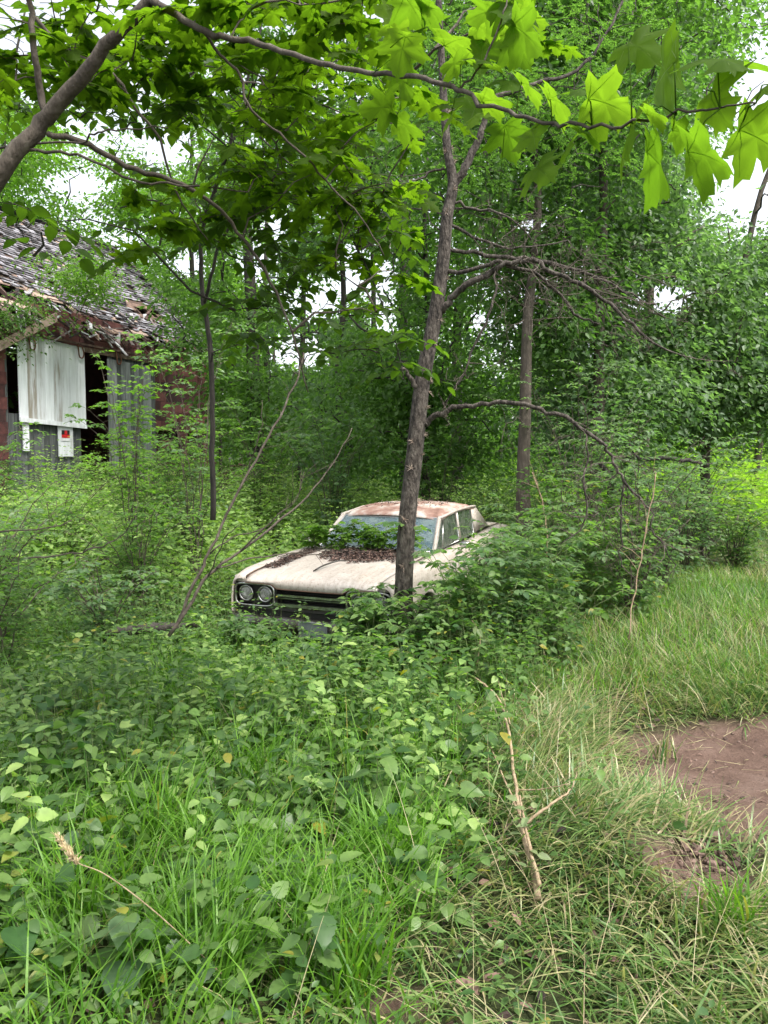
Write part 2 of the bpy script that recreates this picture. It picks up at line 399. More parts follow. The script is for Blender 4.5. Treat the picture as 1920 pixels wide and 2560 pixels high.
lens = glassmat('headlight_lens', (.22, .23, .2), (.42, .42, .38), .45)
seatm = simple('worn_seat_vinyl', (.06, .05, .045), .7)
platem = simple('dull_plate', (.16, .18, .19), .5)

def build_car():
    root = empty('car', CARLOC, -TH, rx=R(1.9), ry=R(.5))
    tag(root, 'abandoned dirty white sedan with four round headlights, swallowed by weeds', 'car')
    st = np.array([0, .06, .25, .7, 1.2, 1.7, 2.4, 3.2, 4.0, 4.6, 5.0, 5.16])
    wd = np.interp(st, [0, .25, .7, 1.5, 4.4, 5.0, 5.16], [.885, .925, .945, .95, .95, .91, .87])
    zs = np.interp(st, [0, .06, .25, 1.0, 1.8, 3.4, 4.3, 4.9, 5.16], [.845, .885, .91, .935, .935, .91, .95, .93, .86])
    b = MB()
    for sg in (-1, 1):
        P = []
        for s, w_, z in zip(st, wd, zs):
            prof = [(w_*.86, .22), (w_*.95, .26), (w_*.975, .36), (w_, .52), (w_*1.0, .64), (w_*.985, z-.10), (w_*.968, z-.035), (w_*.92, z-.006), (w_*.86, z), (.735, z-.012)]
            row = []
            for u, zz in prof:
                # wheel arches lift the lower edge
                for wc in (.82, 3.98):
                    d = abs(s-wc)
                    if d < .4: zz = max(zz, .28+.36*math.sqrt(max(0, 1-(d/.4)**2)) if zz < .6 else zz)
                row.append((sg*u, s, zz))
            P.append(row)
        # densify along s with interpolation
        P = np.array(P); sf = np.unique(np.concatenate([st, np.linspace(.42, 1.22, 15), np.linspace(3.58, 4.38, 15)]))
        Q = []
        for s in sf:
            row = [np.array([np.interp(s, st, P[:, j, k]) for k in range(3)]) for j in range(P.shape[1])]
            w_ = np.interp(s, st, wd)
            for j in range(5):
                for wc in (.82, 3.98):
                    d = abs(s-wc)
                    if d < .4:
                        za = .28+.37*math.sqrt(max(0, 1-(d/.4)**2)); base = [.22, .26, .36, .52, .64][j]
                        row[j][2] = max(base, za+.005*j)
                    else: row[j][2] = [.22, .26, .36, .52, .64][j] if not any(abs(s-q) < .4 for q in (.82, 3.98)) else row[j][2]
            Q.append(row)
        grid(b, np.array(Q), flip=(sg > 0))
    # boot lid, tail panel, cowl
    us = np.linspace(-.74, .74, 9)
    grid(b, [[(u, s, np.interp(s, [4.35, 4.9, 5.16], [.955, .935, .86])+.02*(1-(u/.74)**2)) for u in us] for s in np.linspace(4.35, 5.16, 6)])
    grid(b, [[(u, 5.165, z) for u in np.linspace(-.86, .86, 7)] for z in (.3, .5, .7, .85)])
    grid(b, [[(u, s, .93+.01*(1-(u/.74)**2)) for u in us] for s in (1.62, 1.72, 1.85)])
    o = b.build('body', paint, root, smooth=True); add_solid(o, .012, 0)
    # doors with handles
    for i, (s0, s1) in enumerate(((1.78, 2.86), (2.90, 3.55))):
        for sg in (-1, 1):
            d = MB()
            grid(d, [[(sg*(np.interp(z, [.30, .52, .64, .83], [.935, .953, .953, .942])+.006), s, z) for z in (.30, .42, .52, .64, .75, .83)] for s in np.linspace(s0, s1, 6)], flip=(sg > 0))
            do = d.build('door', paint, root, smooth=True); add_solid(do, .008)
            h = MB(); tube(h, [(sg*.965, s1-.2, .77), (sg*.985, s1-.18, .775), (sg*.985, s1-.07, .775), (sg*.965, s1-.05, .77)], .011, 6); h.build('handle', chrome, do, smooth=True)
    # bonnet
    h = MB(); us = np.linspace(-.73, .73, 25)
    def lip(u):
        a = abs(u); return .757 if a < .36 else (.757+(a-.36)/.07*.043 if a < .43 else .80)
    rows = [[(u, .012+.02*abs(u), lip(u)) for u in us]]
    rows += [[(u, -.005+.02*abs(u), lip(u)+.012) for u in us]]
    rows += [[(u, .0+.02*abs(u), .822+.012*(1-(u/.73)**2)) for u in us]]
    for s in (.03, .1, .25, .5, .8, 1.1, 1.4, 1.64):
        zc = np.interp(s, [.03, .1, .3, 1.0, 1.64], [.85, .875, .9, .935, .95])
        rows.append([(u, s+.02*abs(u), zc+.028*(1-(u/.73)**2)*(1)+(.022*math.exp(-((abs(u)-.46)/.05)**2) if s > .2 else 0)-.008) for u in us])
    grid(h, rows); ho = h.build('bonnet', paint, root, smooth=True); add_solid(ho, .01, -1)
    rs = MB(); tube(rs, [(u, -.006+.02*abs(u), lip(u)+.003) for u in us], .0045, 5, cap=False)
    for sg in (-1, 1): tube(rs, [(sg*.733, s_, float(np.interp(s_, [.03, .1, .3, 1.0, 1.64], [.85, .875, .9, .935, .95]))-.003) for s_ in np.linspace(.05, 1.6, 12)], .005, 4, cap=False)
    rs.build('rusty_edge', simple('edge_rust', (.10, .05, .03), .85, bump=.4), ho, smooth=True)
    # brow of each wing over the lamps
    for sg in (-1, 1):
        m = MB(); uu = [.735, .80, .85, .885, .897]
        grid(m, [[(sg*u, .03+s_, z) for u, s_ in zip(uu, (0, .005, .02, .05, .12))] for z in (.805, .83, .855)], flip=(sg < 0))
        grid(m, [[(sg*u, .03+s_, z) for u, s_ in zip((.865, .885, .897), (.02, .05, .12))] for z in (.66, .74, .81)], flip=(sg < 0))
        mo = m.build('wing_brow', paint, root, smooth=True); add_solid(mo, .012)
    # grille cavity
    c = MB()
    box(c, (0, .20, .69), (1.70, .02, .30)); box(c, (0, .11, .555), (1.72, .2, .02)); box(c, (0, .12, .50), (1.6, .16, .08))
    for sg in (-1, 1): box(c, (sg*.40, .13, .685), (.03, .16, .235)); box(c, (sg*.875, .12, .67), (.02, .18, .25))
    for z in np.linspace(.60, .75, 9): box(c, (0, .11, z), (.76, .03, .004))
    c.build('grille_cavity', black, root)
    gb = MB(); box(gb, (0, .035, .694), (.74, .03, .022)); box(gb, (0, .035, .668), (.74, .03, .006)); box(gb, (0, .03, .602), (.80, .05, .03)); box(gb, (0, .025, .755), (.72, .01, .006))
    gb.build('grille_bar', chrome, root)
    gl = MB(); box(gl, (0, .035, .572), (.82, .04, .028)); gl.build('grille_sill', dchrome, root)
    # lamp pods
    for sg in (-1, 1):
        uc = sg*.625; hw, hh = .228, .112; ring = []
        for k in range(32):
            t = 2*pi*k/32; ct, sn = cos(t), sin(t); e = .42
            ring.append((uc+hw*math.copysign(abs(ct)**e, ct), .015+.04*max(0, (abs(uc+hw*ct)-.7)*2), .685+hh*math.copysign(abs(sn)**e, sn)))
        ring.append(ring[0]); r = MB(); tube(r, ring, .011, 6, cap=False); po = r.build('lamp_surround', chrome, root, smooth=True)
        bz = MB(); box(bz, (uc, .10, .685), (.44, .02, .21)); bz.build('lamp_panel', black, po)
        for uu in (uc+sg*.112, uc-sg*.108):
            hl = MB(); V = [(uu, .028, .69)]; T = []
            for ri, (rr, dy) in enumerate(((.025, .029), (.05, .036), (.068, .05))):
                for k in range(20): V.append((uu+rr*cos(2*pi*k/20), dy, .69+rr*sin(2*pi*k/20)))
            for k in range(20):
                T.append((0, 1+(k+1) % 20, 1+k))
                for ri in (0, 1):
                    a = 1+ri*20+k; bb = 1+ri*20+(k+1) % 20; T += [(a, bb, bb+20), (a, bb+20, a+20)]
            hl.add(V, T); lo = hl.build('headlight', lens, root, smooth=True)
            rf = MB(); V = []; Q = []
            for ri, (rr, dy) in enumerate(((.067, .052), (.05, .085), (.02, .10))):
                for k in range(20): V.append((uu+rr*cos(2*pi*k/20), dy, .69+rr*sin(2*pi*k/20)))
            for ri in (0, 1):
                for k in range(20): Q.append((ri*20+k, ri*20+20+k, ri*20+20+(k+1) % 20, ri*20+(k+1) % 20))
            rf.add(V, None, Q); rf.build('reflector', chrome, lo, smooth=True)
            rg = MB(); tube(rg, [(uu+.076*cos(2*pi*k/24), .04, .69+.076*sin(2*pi*k/24)) for k in range(25)], .009, 6, cap=False)
            rg.build('lamp_ring', chrome, lo, smooth=True)
    # front bumper
    bm = MB(); us = np.linspace(-.97, .97, 29); rows = []
    for z, dd in ((.33, .03), (.345, 0), (.40, -.012), (.45, 0), (.485, .02), (.50, .06)):
        rows.append([(u*(.99 if abs(u) > .9 else 1), -.13+dd+.10*max(0, (abs(u)-.55)/.42)**2+(.25 if abs(u) > .96 else 0), z) for u in us])
    grid(bm, rows, flip=True); bo = bm.build('bumper', dchrome, root, smooth=True); add_solid(bo, .01)
    pl = MB(); box(pl, (.12, -.158, .42), (.30, .006, .15)); tube(pl, [(-.03+a*.3, -.162, .345+b*.15) for a, b in ((0, 0), (1, 0), (1, 1), (0, 1), (0, 0))], .004, 4); pl.build('number_plate', platem, root)
    # roof shell
    r = MB(); rows = []
    for s, zc, w_ in ((2.22, 1.305, .63), (2.30, 1.335, .655), (2.5, 1.365, .67), (2.9, 1.385, .675), (3.3, 1.38, .675), (3.7, 1.35, .665), (3.88, 1.315, .65)):
        rows.append([(u*w_, s-.06*(1-u*u)*(1 if s < 2.4 else 0), zc-.05*abs(u)**2.6-(.03 if abs(u) > .99 else 0)) for u in np.linspace(-1, 1, 17)])
    grid(r, rows); ro = r.build('roof', roofm, root, smooth=True); add_solid(ro, .014, -1)
    # windscreen
    wsb = [(u, 1.70-.10*(1-(u/.72)**2)+.0, .945) for u in np.linspace(-.72, .72, 13)]
    wst = [(u, 2.24-.06*(1-(u/.61)**2), 1.275) for u in np.linspace(-.61, .61, 13)]
    ws = MB(); grid(ws, [[tuple(np.array(a)*(1-t)+np.array(b)*t) for a, b in zip(wsb, wst)] for t in (0, .33, .66, 1)])
    wo_ = ws.build('windscreen', glass, root, smooth=True)
    tr_ = MB(); tube(tr_, wsb+wst[::-1]+[wsb[0]], .010, 5, cap=False); tr_.build('trim', chrome, wo_, smooth=True)
    # pillars, side glass, rear glass
    for sg in (-1, 1):
        p = MB()
        for A, B, rr in (((.735, 1.70, .93), (.635, 2.24, 1.285), .021), ((.70, 2.93, .92), (.64, 2.90, 1.30), .018)):
            tube(p, [(sg*A[0], A[1], A[2]), (sg*B[0], B[1], B[2])], rr, 6)
        grid(p, [[(sg*.71, 3.62, .93), (sg*.645, 3.62, 1.29)], [(sg*.71, 3.9, .95), (sg*.64, 3.82, 1.30)], [(sg*.71, 4.38, .955), (sg*.62, 3.92, 1.29)]])
        tube(p, [(sg*.655, 2.22, 1.285), (sg*.665, 2.9, 1.315), (sg*.66, 3.6, 1.30), (sg*.65, 3.86, 1.28)], .013, 5)
        po = p.build('pillar', paint, root, smooth=True); add_solid(po, .012)
        for poly in (((.715, 1.83, .925), (.70, 2.88, .925), (.645, 2.86, 1.285), (.64, 2.32, 1.275)), ((.70, 2.97, .925), (.705, 3.58, .93), (.65, 3.58, 1.275), (.645, 2.95, 1.285))):
            q = MB(); q.add([(sg*a, b_, c_) for a, b_, c_ in poly], None, [(0, 1, 2, 3)]); so = q.build('side_window', sglass, root)
            e = MB(); tube(e, [(sg*(a+.004), b_, c_) for a, b_, c_ in poly+poly[:1]], .008, 5, cap=False)
            if poly[0][1] < 2: tube(e, [(sg*.71, 2.12, .925), (sg*.648, 2.36, 1.28)], .008, 5)
            e.build('window_frame', chrome, so, smooth=True)
        mi = MB(); tube(mi, [(sg*.95, 1.98, .91), (sg*1.0, 1.97, .97), (sg*1.02, 1.96, .99)], .012, 6)
        V = []; n = 12
        for dy, sc in ((-.035, .45), (-.02, .9), (.01, 1), (.015, .95)):
            for k in range(n): V.append((sg*1.04+.075*sc*cos(2*pi*k/n), 1.96+dy, 1.01+.045*sc*sin(2*pi*k/n)))
        Q = [(r_*n+k, r_*n+(k+1) % n, (r_+1)*n+(k+1) % n, (r_+1)*n+k) for r_ in range(3) for k in range(n)]
        mi.add(V, None, Q); mi.add(V[:n], [(0, k+1, k) for k in range(1, n-1)]); mi.add(V[-n:], [(0, k, k+1) for k in range(1, n-1)])
        mi.build('wing_mirror', chrome, root, smooth=True)
    rg = MB(); grid(rg, [[(u, 4.40, .96), (u*.86, 3.90, 1.30)] for u in np.linspace(-.70, .70, 9)]); rg.build('rear_window', sglass, root, smooth=True)
    # floor, dashboard and seats
    fl = MB(); box(fl, (0, 2.6, .30), (1.7, 5.0, .03)); box(fl, (0, 1.55, .6), (1.6, .04, .6)); fl.build('floor_pan', black, root)
    for s in (2.75, 3.6):
        se = MB(); grid(se, [[(u, s+dy, z) for dy, z in ((-.55, .45), (-.55, .58), (-.1, .56), (0, .62), (.1, .98), (.17, 1.02), (.22, .96), (.2, .45))] for u in np.linspace(-.62, .62, 8)]); se.build('seat', seatm, root, smooth=True)
    dsh = MB(); grid(dsh, [[(u, s, z) for s, z in ((1.66, .93), (1.85, .95), (1.95, .92), (1.95, .75))] for u in np.linspace(-.66, .66, 6)]); dsh.build('dashboard', seatm, root, smooth=True)
    swm = MB(); tube(swm, [(.33+.19*cos(t), 2.15+.06*sin(t), .93+.17*sin(t)) for t in np.linspace(0, 2*pi, 21)], .012, 5, cap=False); tube(swm, [(.14, 2.15, .93), (.52, 2.15, .93)], .012, 5); tube(swm, [(.33, 2.15, .93), (.33, 1.9, .82)], .02, 6)
    swm.build('steering_wheel', rubber, root, smooth=True)
    # wheels
    for s in (.82, 3.98):
        for sg in (-1, 1):
            ty = MB(); n = 24; pr = [(-.09, .19), (-.10, .26), (-.085, .305), (-.03, .32), (.03, .32), (.085, .305), (.10, .26), (.09, .19)]
            P = [[(sg*.80+a, s+r_*cos(2*pi*k/n), max(.30+r_*sin(2*pi*k/n), .05)) for a, r_ in pr] for k in range(n+1)]
            grid(ty, P); wh = ty.build('wheel', rubber, root, smooth=True)
            hb = MB(); P = [[(sg*(.80+a), s+r_*cos(2*pi*k/n), .30+r_*sin(2*pi*k/n)) for a, r_ in ((.085, .19), (.06, .17), (.05, .1), (.09, .05), (.10, .0))] for k in range(n+1)]
            grid(hb, P); hb.build('hubcap', dchrome, wh, smooth=True)
    return root
car = build_car()
def carpt(u, s, z):
    a = R(1.9); y = s*cos(a)-z*sin(a); zz = s*sin(a)+z*cos(a)
    return CARLOC+np.array([u*cos(TH)+y*sin(TH), -u*sin(TH)+y*cos(TH), zz])
def bonz(s, u): return float(np.interp(s, [.03, .1, .3, 1.0, 1.64], [.85, .875, .9, .935, .95]))+.028*(1-(u/.73)**2)-.004

# leaf litter and odds on the bonnet
lit = MB(); P = []; 
for k in range(5200):
    u = random.gauss(.12, .36); s = random.gauss(1.12, .26)
    if random.random() < .16: u = random.gauss(-.62, .06); s = random.uniform(.35, 1.3)
    if abs(u) > .72 or s > 1.66 or s < .2: continue
    if math.hypot((u-.1)/.62, (s-1.2)/.5)+.25*float(noise2(u*9, s*9, 1, 1)) > .95 and u > -.5: continue
    P.append(carpt(u, s, bonz(s, u)+random.uniform(.002, .03)))
P = np.array(P); n = len(P)
d = rng.normal(0, 1, (n, 3))*[1, 1, .35]; nn = rng.normal(0, .5, (n, 3))+[0, 0, 1]
leaves(lit, LNM, P, d, nn, rng.uniform(.02, .06, n))
M['litter'] = surf('dead_leaf', [(.2, (.018, .011, .009)), (.5, (.065, .038, .03)), (.85, (.17, .105, .08))], 5, .9, .1, usernd=1.0)
tag(lit.build('leaf_litter', M['litter']), 'dark brown dead leaves and rot heaped on the car bonnet', 'leaf litter', kind='stuff')
rl = MB(); P = []
for k in range(260):
    u = random.uniform(-.5, .5); s = random.gauss(3.1, .3); P.append(carpt(u, s, 1.385-.05*abs(u/.67)**2.6+.008))
P = np.array(P); leaves(rl, LNM, P, rng.normal(0, 1, (len(P), 3))*[1, 1, .2], rng.normal(0, .3, (len(P), 3))+[0, 0, 1], rng.uniform(.02, .05, len(P)))
tag(rl.build('leaf_litter', M['litter']), 'thin scatter of dead leaves on the rusty car roof', 'leaf litter', kind='stuff')
wp = MB(); pts = [carpt(-.02+a, s, bonz(s, 0)+zz) for a, s, zz in ((-.03, .22, .012), (-.015, .32, .02), (.01, .45, .03), (.06, .58, .035), (.1, .66, .03))]
pp, rr = smoothpath(pts, [.006, .009, .009, .008, .005]); tube(wp, pp, rr, 5)
pp, rr = smoothpath([p+[.02, 0, .004] for p in pts[:4]], [.003]*4); tube(wp, pp, rr, 5)
tag(wp.build('wiper_blade', dchrome, smooth=True), 'loose bent wiper arm lying on the front of the bonnet', 'wiper')
for lab, pts in (('long thin bare twig lying across the leaf heap on the bonnet', ((-.78, .8, .03), (-.4, 1.0, .05), (.0, 1.1, .04), (.4, 1.22, .05))),
                 ('short forked twig at the left edge of the bonnet', ((-.7, .45, .02), (-.5, .5, .03), (-.42, .36, .02)))):
    t_ = MB(); pp, rr = smoothpath([carpt(u, s, bonz(s, min(abs(u), .72))+z) for u, s, z in pts], np.linspace(.006, .002, len(pts)), 5, .004); tube(t_, pp, rr, 5)
    tube(t_, [pp[6], pp[6]+[.06, .03, .05], pp[6]+[.12, .1, .06]], [.003, .002, .001], 4)
    tag(t_.build('twig', M['deadwood']), lab, 'twig', 'twigs fallen on the bonnet')

# ------------------------------------------------------------------ barn
BA = R(22); BO = np.array([-9.83, 21.0]); BT = np.array([sin(BA), cos(BA)]); BN = np.array([-cos(BA), sin(BA)])
HW = 4.5; T0, T1 = -5.0, 8.6; EZ, RZ = 6.0, 10.05
def bw(t, n, z): xy = BO+BT*t+BN*n; return np.array([xy[0], xy[1], z])
shingle = surf('weathered_shingle', [(.15, (.035, .032, .035)), (.45, (.10, .093, .103)), (.85, (.25, .24, .265))], 7, .85, .4, usernd=1.0)
redsid = surf('faded_red_siding', [(.2, (.028, .009, .008)), (.5, (.075, .02, .018)), (.85, (.14, .05, .042))], 5, .85, .4, usernd=.7)
greypl = surf('grey_plank', [(.25, (.05, .055, .055)), (.5, (.12, .13, .13)), (.8, (.25, .27, .27))], 5, .85, .5, (3, 3, .3), usernd=.6)
whitepl = surf('chalky_white_plank', [(.25, (.28, .25, .21)), (.42, (.55, .57, .59)), (.8, (.78, .81, .84))], 3, .7, .3, (3, 3, .3), usernd=.35)
oldwood = surf('rotten_rafter', [(.2, (.07, .04, .03)), (.5, (.2, .13, .1)), (.8, (.38, .28, .23))], 6, .85, .5, usernd=.8)
rustm = simple('rusty_iron', (.12, .045, .02), .8)
def bbox(mb, t0, t1, n0, n1, z0, z1, rnd=.5, dz=0):
    v = [bw(t, n, z+(dz*(t-t0)/(t1-t0) if t1 > t0 else 0)) for t in (t0, t1) for n in (n0, n1) for z in (z0, z1)]
    mb.add(v, None, [(0, 1, 3, 2), (4, 6, 7, 5), (0, 4, 5, 1), (2, 3, 7, 6), (0, 2, 6, 4), (1, 5, 7, 3)], rnd)
def build_barn():
    root = empty('barn', bw(0, 0, .6)); bpy.context.view_layer.update()
    tag(root, 'collapsing red barn with a grey shingle roof behind the bushes at left', 'barn')
    OFF = -np.array(root.location)
    def bd(mb, name, m, parent=root, smooth=False):
        mb.v = [v+OFF.astype(np.float32) if parent is root or True else v for v in mb.v]
        return mb.build(name, m, parent, smooth)
    # front wall: red panels above the track, grey boards below, opening between the doors
    wl = MB(); z = 4.95
    row = 0
    while z < EZ-.3:
        t = T0-(row % 2)*.3
        while t < T1:
            hh = random.uniform(-.012, .012)
            bbox(wl, t+.008, min(t+.6, T1)-.008, random.uniform(0, .015), .03, z+hh, z+.325+hh, random.random()); t += .6
        z += .33; row += 1
    for (a, b_) in ((T0, -.45), (5.6, T1)):
        z = .35; row = 0
        while z < 4.95:
            t = a-(row % 2)*.3
            while t < b_:
                if not (a > 5 and z < 2.4 and random.random() < .35) and min(t+.6, b_)-max(t, a) > .06:
                    bbox(wl, max(t, a)+.006, min(t+.6, b_)-.006, random.uniform(0, .015), .03, z, z+.325, random.random())
                t += .6
            z += .33; row += 1
    bd(wl, 'front_wall', redsid)
    ds = MB(); t = T0
    while t < 5.6:      # boards under and beside the doors
        if not 2.05 < t < 3.3: bbox(ds, t+.006, t+.19, .035, .06, .3, 4.9 if (t < -.45 or t > 3.3) else 2.9, random.random()*.5)
        t += .2
    bd(ds, 'lower_boards', greypl)
    hd = MB(); bbox(hd, -.7, 5.7, -.055, -.004, 4.86, 5.0); bbox(hd, -.7, 5.7, -.16, -.10, 5.03, 5.09, .2); bd(hd, 'door_track', oldwood)
    for (a, b_, z0, z1, m, lab, n_) in ((-.15, 2.3, 2.66, 5.0, whitepl, 'white painted plank door with rusty hangers', 8), (3.25, 5.5, 1.2, 4.75, greypl, 'grey bare plank door', 11)):
        dr = MB(); n = n_; dz = -.10 if m is whitepl else -.04
        for k in range(n):
            w_ = (b_-a)/n; bbox(dr, a+k*w_+.003, a+(k+1)*w_-.003, -.085, -.06+random.uniform(-.003, .003), z0+dz*k/n+random.uniform(-.01, .01)-dz*.5, z1+dz*k/n-dz*.5, random.random())
        bbox(dr, a, b_, -.115, -.088, z0+.02, z0+.14, .7, dz=dz)
        do = bd(dr, 'door', m); do['label'] = lab
        for tt in (a+.35, b_-.3):
            hg = MB()
            c = [bw(tt, -.12, 5.06), bw(tt, -.15, 4.85), bw(tt+.03, -.15, 4.68), bw(tt+.10, -.15, 4.64), bw(tt+.17, -.15, 4.68), bw(tt+.2, -.15, 4.8), bw(tt+.18, -.12, 4.98)]
            pp, rr = smoothpath(c, [.022]*7); tube(hg, pp, rr, 5)
            bd(hg, 'hanger', rustm, do)
    pt = MB(); bbox(pt, 1.25, 1.8, -.04, -.005, 1.75, 2.72, .6); bd(pt, 'lower_post', whitepl); pt = MB(); bbox(pt, .0, .2, -.04, -.005, 1.9, 2.7, .6); bd(pt, 'lower_post', whitepl)
    # other walls
    ow = MB()
    bbox(ow, T0, T1, 2*HW-.05, 2*HW, .2, EZ)
    for tt in (T0, T1):
        v = [bw(tt, 0.06, .2), bw(tt, 2*HW-.06, .2), bw(tt, 2*HW-.06, EZ-.1), bw(tt, HW, RZ-.25), bw(tt, .06, EZ-.1)]
        v2 = [p+np.append(BT*.05*(1 if tt > 0 else -1)*-1, 0) for p in v]
        ow.add(v+v2, [(0, 1, 2), (0, 2, 4), (2, 3, 4), (5, 7, 6), (5, 9, 7), (7, 9, 8)], [(0, 4, 9, 5), (4, 3, 8, 9), (1, 6, 7, 2), (2, 7, 8, 3)], .4)
    bd(ow, 'end_walls', redsid)
    # roof: deck + courses of shingles, torn away near the front eave
    sl = math.hypot(HW+.5, (RZ-EZ)*(HW+.5)/HW); k_ = (RZ-EZ)/HW
    def rp(t, q, lift=0):      # q distance down from the ridge along the front slope (0..1 of run)
        n = HW-(HW+.5)*q; z = RZ-(RZ-EZ)/HW*(HW-n)
        sag = -.22*sin(pi*np.clip((t+3)/11, 0, 1))*(1-q*.3)
        nv = np.array([-BN[0]*-1*-(k_), 0, 0])
        p = bw(t, n, z+sag+lift*1.2); return p
    def torn(t, q):
        lim = .76+.17*sst(-.5, 7, t)+.07*float(noise2(t, q*3, 2.3, 2))
        return q > lim or (math.hypot((t-6.2)/.9, (q-.70)/.10)+.3*float(noise2(t*3, q*9, 1, 1)) < 1)
    dk = MB(); nb = 30
    for k in range(nb):
        q0, q1 = k/nb, (k+1)/nb-.003
        t = T0-.3
        while t < T1+.25:
            te = min(t+random.uniform(.8, 2.2), T1+.25)
            if not torn((t+te)/2, q0+.0) or random.random() < .12:
                v = [rp(a, q, l) for a in (t+.01, te-.01) for q in (q0, q1) for l in (-.03, -.005)]
                dk.add(v, None, [(0, 1, 3, 2), (4, 6, 7, 5), (0, 4, 5, 1), (2, 3, 7, 6), (0, 2, 6, 4), (1, 5, 7, 3)], random.random())
            t = te
    bd(dk, 'roof_boards', oldwood)
    sh = MB(); nc = 46
    for c in range(nc):
        q0, q1 = c/nc, (c+1.25)/nc; t = T0-.35+random.uniform(0, .1)
        while t < T1+.3:
            w_ = random.uniform(.16, .3)
            if not torn(t, q0) and random.random() > .035:
                l0 = .012; l1 = .035+random.random()*.03+(.08 if random.random() < .05 else 0); sk = random.uniform(-.03, .03)
                v = [rp(t+.004, q0, l0), rp(t+w_-.004, q0, l0), rp(t+w_-.004+sk, q1, l1), rp(t+.004+sk, q1, l1+random.uniform(-.01, .01))]
                v += [p-[0, 0, .012] for p in v]
                sh.add(v, None, [(0, 1, 2, 3), (7, 6, 5, 4), (3, 2, 6, 7), (0, 3, 7, 4), (1, 5, 6, 2)], random.random())
            t += w_
    # back slope, ridge cap
    for c in range(24):
        q0, q1 = c/24, (c+1)/24
        v = [bw(t, HW+(HW+.4)*q, RZ-.02-(RZ-EZ)/HW*(HW+.4)*q+.03*l) for t, q, l in ((T0-.3, q0, 0), (T1+.3, q0, 0), (T1+.3, q1, 1), (T0-.3, q1, 1))]
        sh.add(v, None, [(0, 3, 2, 1)], random.random())
    bd(sh, 'roof', shingle)
    rf = MB()
    t = T0
    while t < T1+.2:
        e = 1.0 if random.random() < .6 else random.uniform(.86, 1.03)
        a_, b_ = rp(t, .0, -.06), rp(t, e, -.06); 
        v = []
        for p in (a_, b_):
            for s_ in (-.03, .03):
                for zz in (-.14, 0): v.append(p+np.append(BT*s_, zz))
        rf.add(v, None, [(0, 1, 3, 2), (4, 6, 7, 5), (0, 4, 5, 1), (2, 3, 7, 6), (0, 2, 6, 4), (1, 5, 7, 3)], random.random())
        t += .62
    # barge board at the far gable and a fascia that has slipped at the near end
    for q0, q1 in ((0, .5), (.5, 1.0)):
        v = [rp(tt, q, l) for tt in (T1+.27, T1+.31) for q in (q0, q1) for l in (-.2, .04)]
        rf.add(v, None, [(0, 1, 3, 2), (4, 6, 7, 5), (0, 4, 5, 1), (2, 3, 7, 6), (0, 2, 6, 4), (1, 5, 7, 3)], .9)
    bd(rf, 'rafters', oldwood)
    # loose laths, torn felt and shingles hanging at the broken eave
    fr = MB()
    for k in range(260):
        t = random.uniform(-1.5, T1); q = random.uniform(.74, 1.04) if random.random() < .8 else random.uniform(.6, .8)
        p = rp(t, q, random.uniform(-.1, .06)); L_ = random.uniform(.15, .8); dr_ = rng.normal(0, 1, 3)*[.5, .5, .3]
        dd = unit(unit(rp(t, 1)-rp(t, 0))*random.uniform(.3, 1.2)+dr_+np.append(BT*random.choice((-1, 1))*random.uniform(0, 1.2), -.25))
        x = unit(np.cross(dd, [0, 0, 1])); w_ = random.uniform(.02, .07); y = np.cross(x, dd)*.012
        v = [p+dd*a*L_+x*b*w_+y*c for a in (0, 1) for b in (-1, 1) for c in (-1, 1)]
        fr.add(v, None, [(0, 1, 3, 2), (4, 6, 7, 5), (0, 4, 5, 1), (2, 3, 7, 6), (0, 2, 6, 4), (1, 5, 7, 3)], random.random())
    bd(fr, 'broken_eave', surf('torn_eave_wood', [(.15, (.015, .012, .012)), (.45, (.075, .035, .028)), (.7, (.15, .12, .115)), (.92, (.42, .42, .44))], 5, .85, .3, usernd=1.0))
    sf = MB(); A, B = W(-30, 880, 20.0), W(142, 792, 21.3); dd = unit(B-A); x = unit(np.cross(dd, [0, 0, 1]))*.03; u_ = np.array([0, 0, .13])
    sf.add([p+x*a+u_*b for p in (A, B) for a in (-1, 1) for b in (-1, 1)], None, [(0, 1, 3, 2), (4, 6, 7, 5), (0, 4, 5, 1), (2, 3, 7, 6), (0, 2, 6, 4), (1, 5, 7, 3)], .8)
    bd(sf, 'slipped_fascia', oldwood)
    return root
barn = build_barn()
def debris(name, lab, ctr, n, spread, m, L0=.6, L1=1.8):
    mb = MB()
    for k in range(n):
        p = np.array(ctr)+rng.normal(0, 1, 3)*spread; p[2] = max(p[2], float(g(p[0], p[1]))+.05)
        dd = unit(np.append(BT, 0)*random.choice((1, 1, -.4))+rng.normal(0, .5, 3)*[1, 1, .5]); x = unit(np.cross(dd, [0, 0, 1])+rng.normal(0, .3, 3)); L_ = random.uniform(L0, L1)
        y = np.cross(x, dd)*.014; w_ = random.uniform(.06, .12)
        v = [p+dd*(a-.5)*L_+x*b*w_+y*c for a in (0, 1) for b in (-1, 1) for c in (-1, 1)]
        mb.add(v, None, [(0, 1, 3, 2), (4, 6, 7, 5), (0, 4, 5, 1), (2, 3, 7, 6), (0, 2, 6, 4), (1, 5, 7, 3)], random.random())
    return tag(mb.build(name, m), lab, 'board pile')
debris('board_pile', 'heap of fallen faded red boards at the far corner of the barn', W(500, 1190, 26.5), 34, np.array([.8, .6, .4]), redsid)
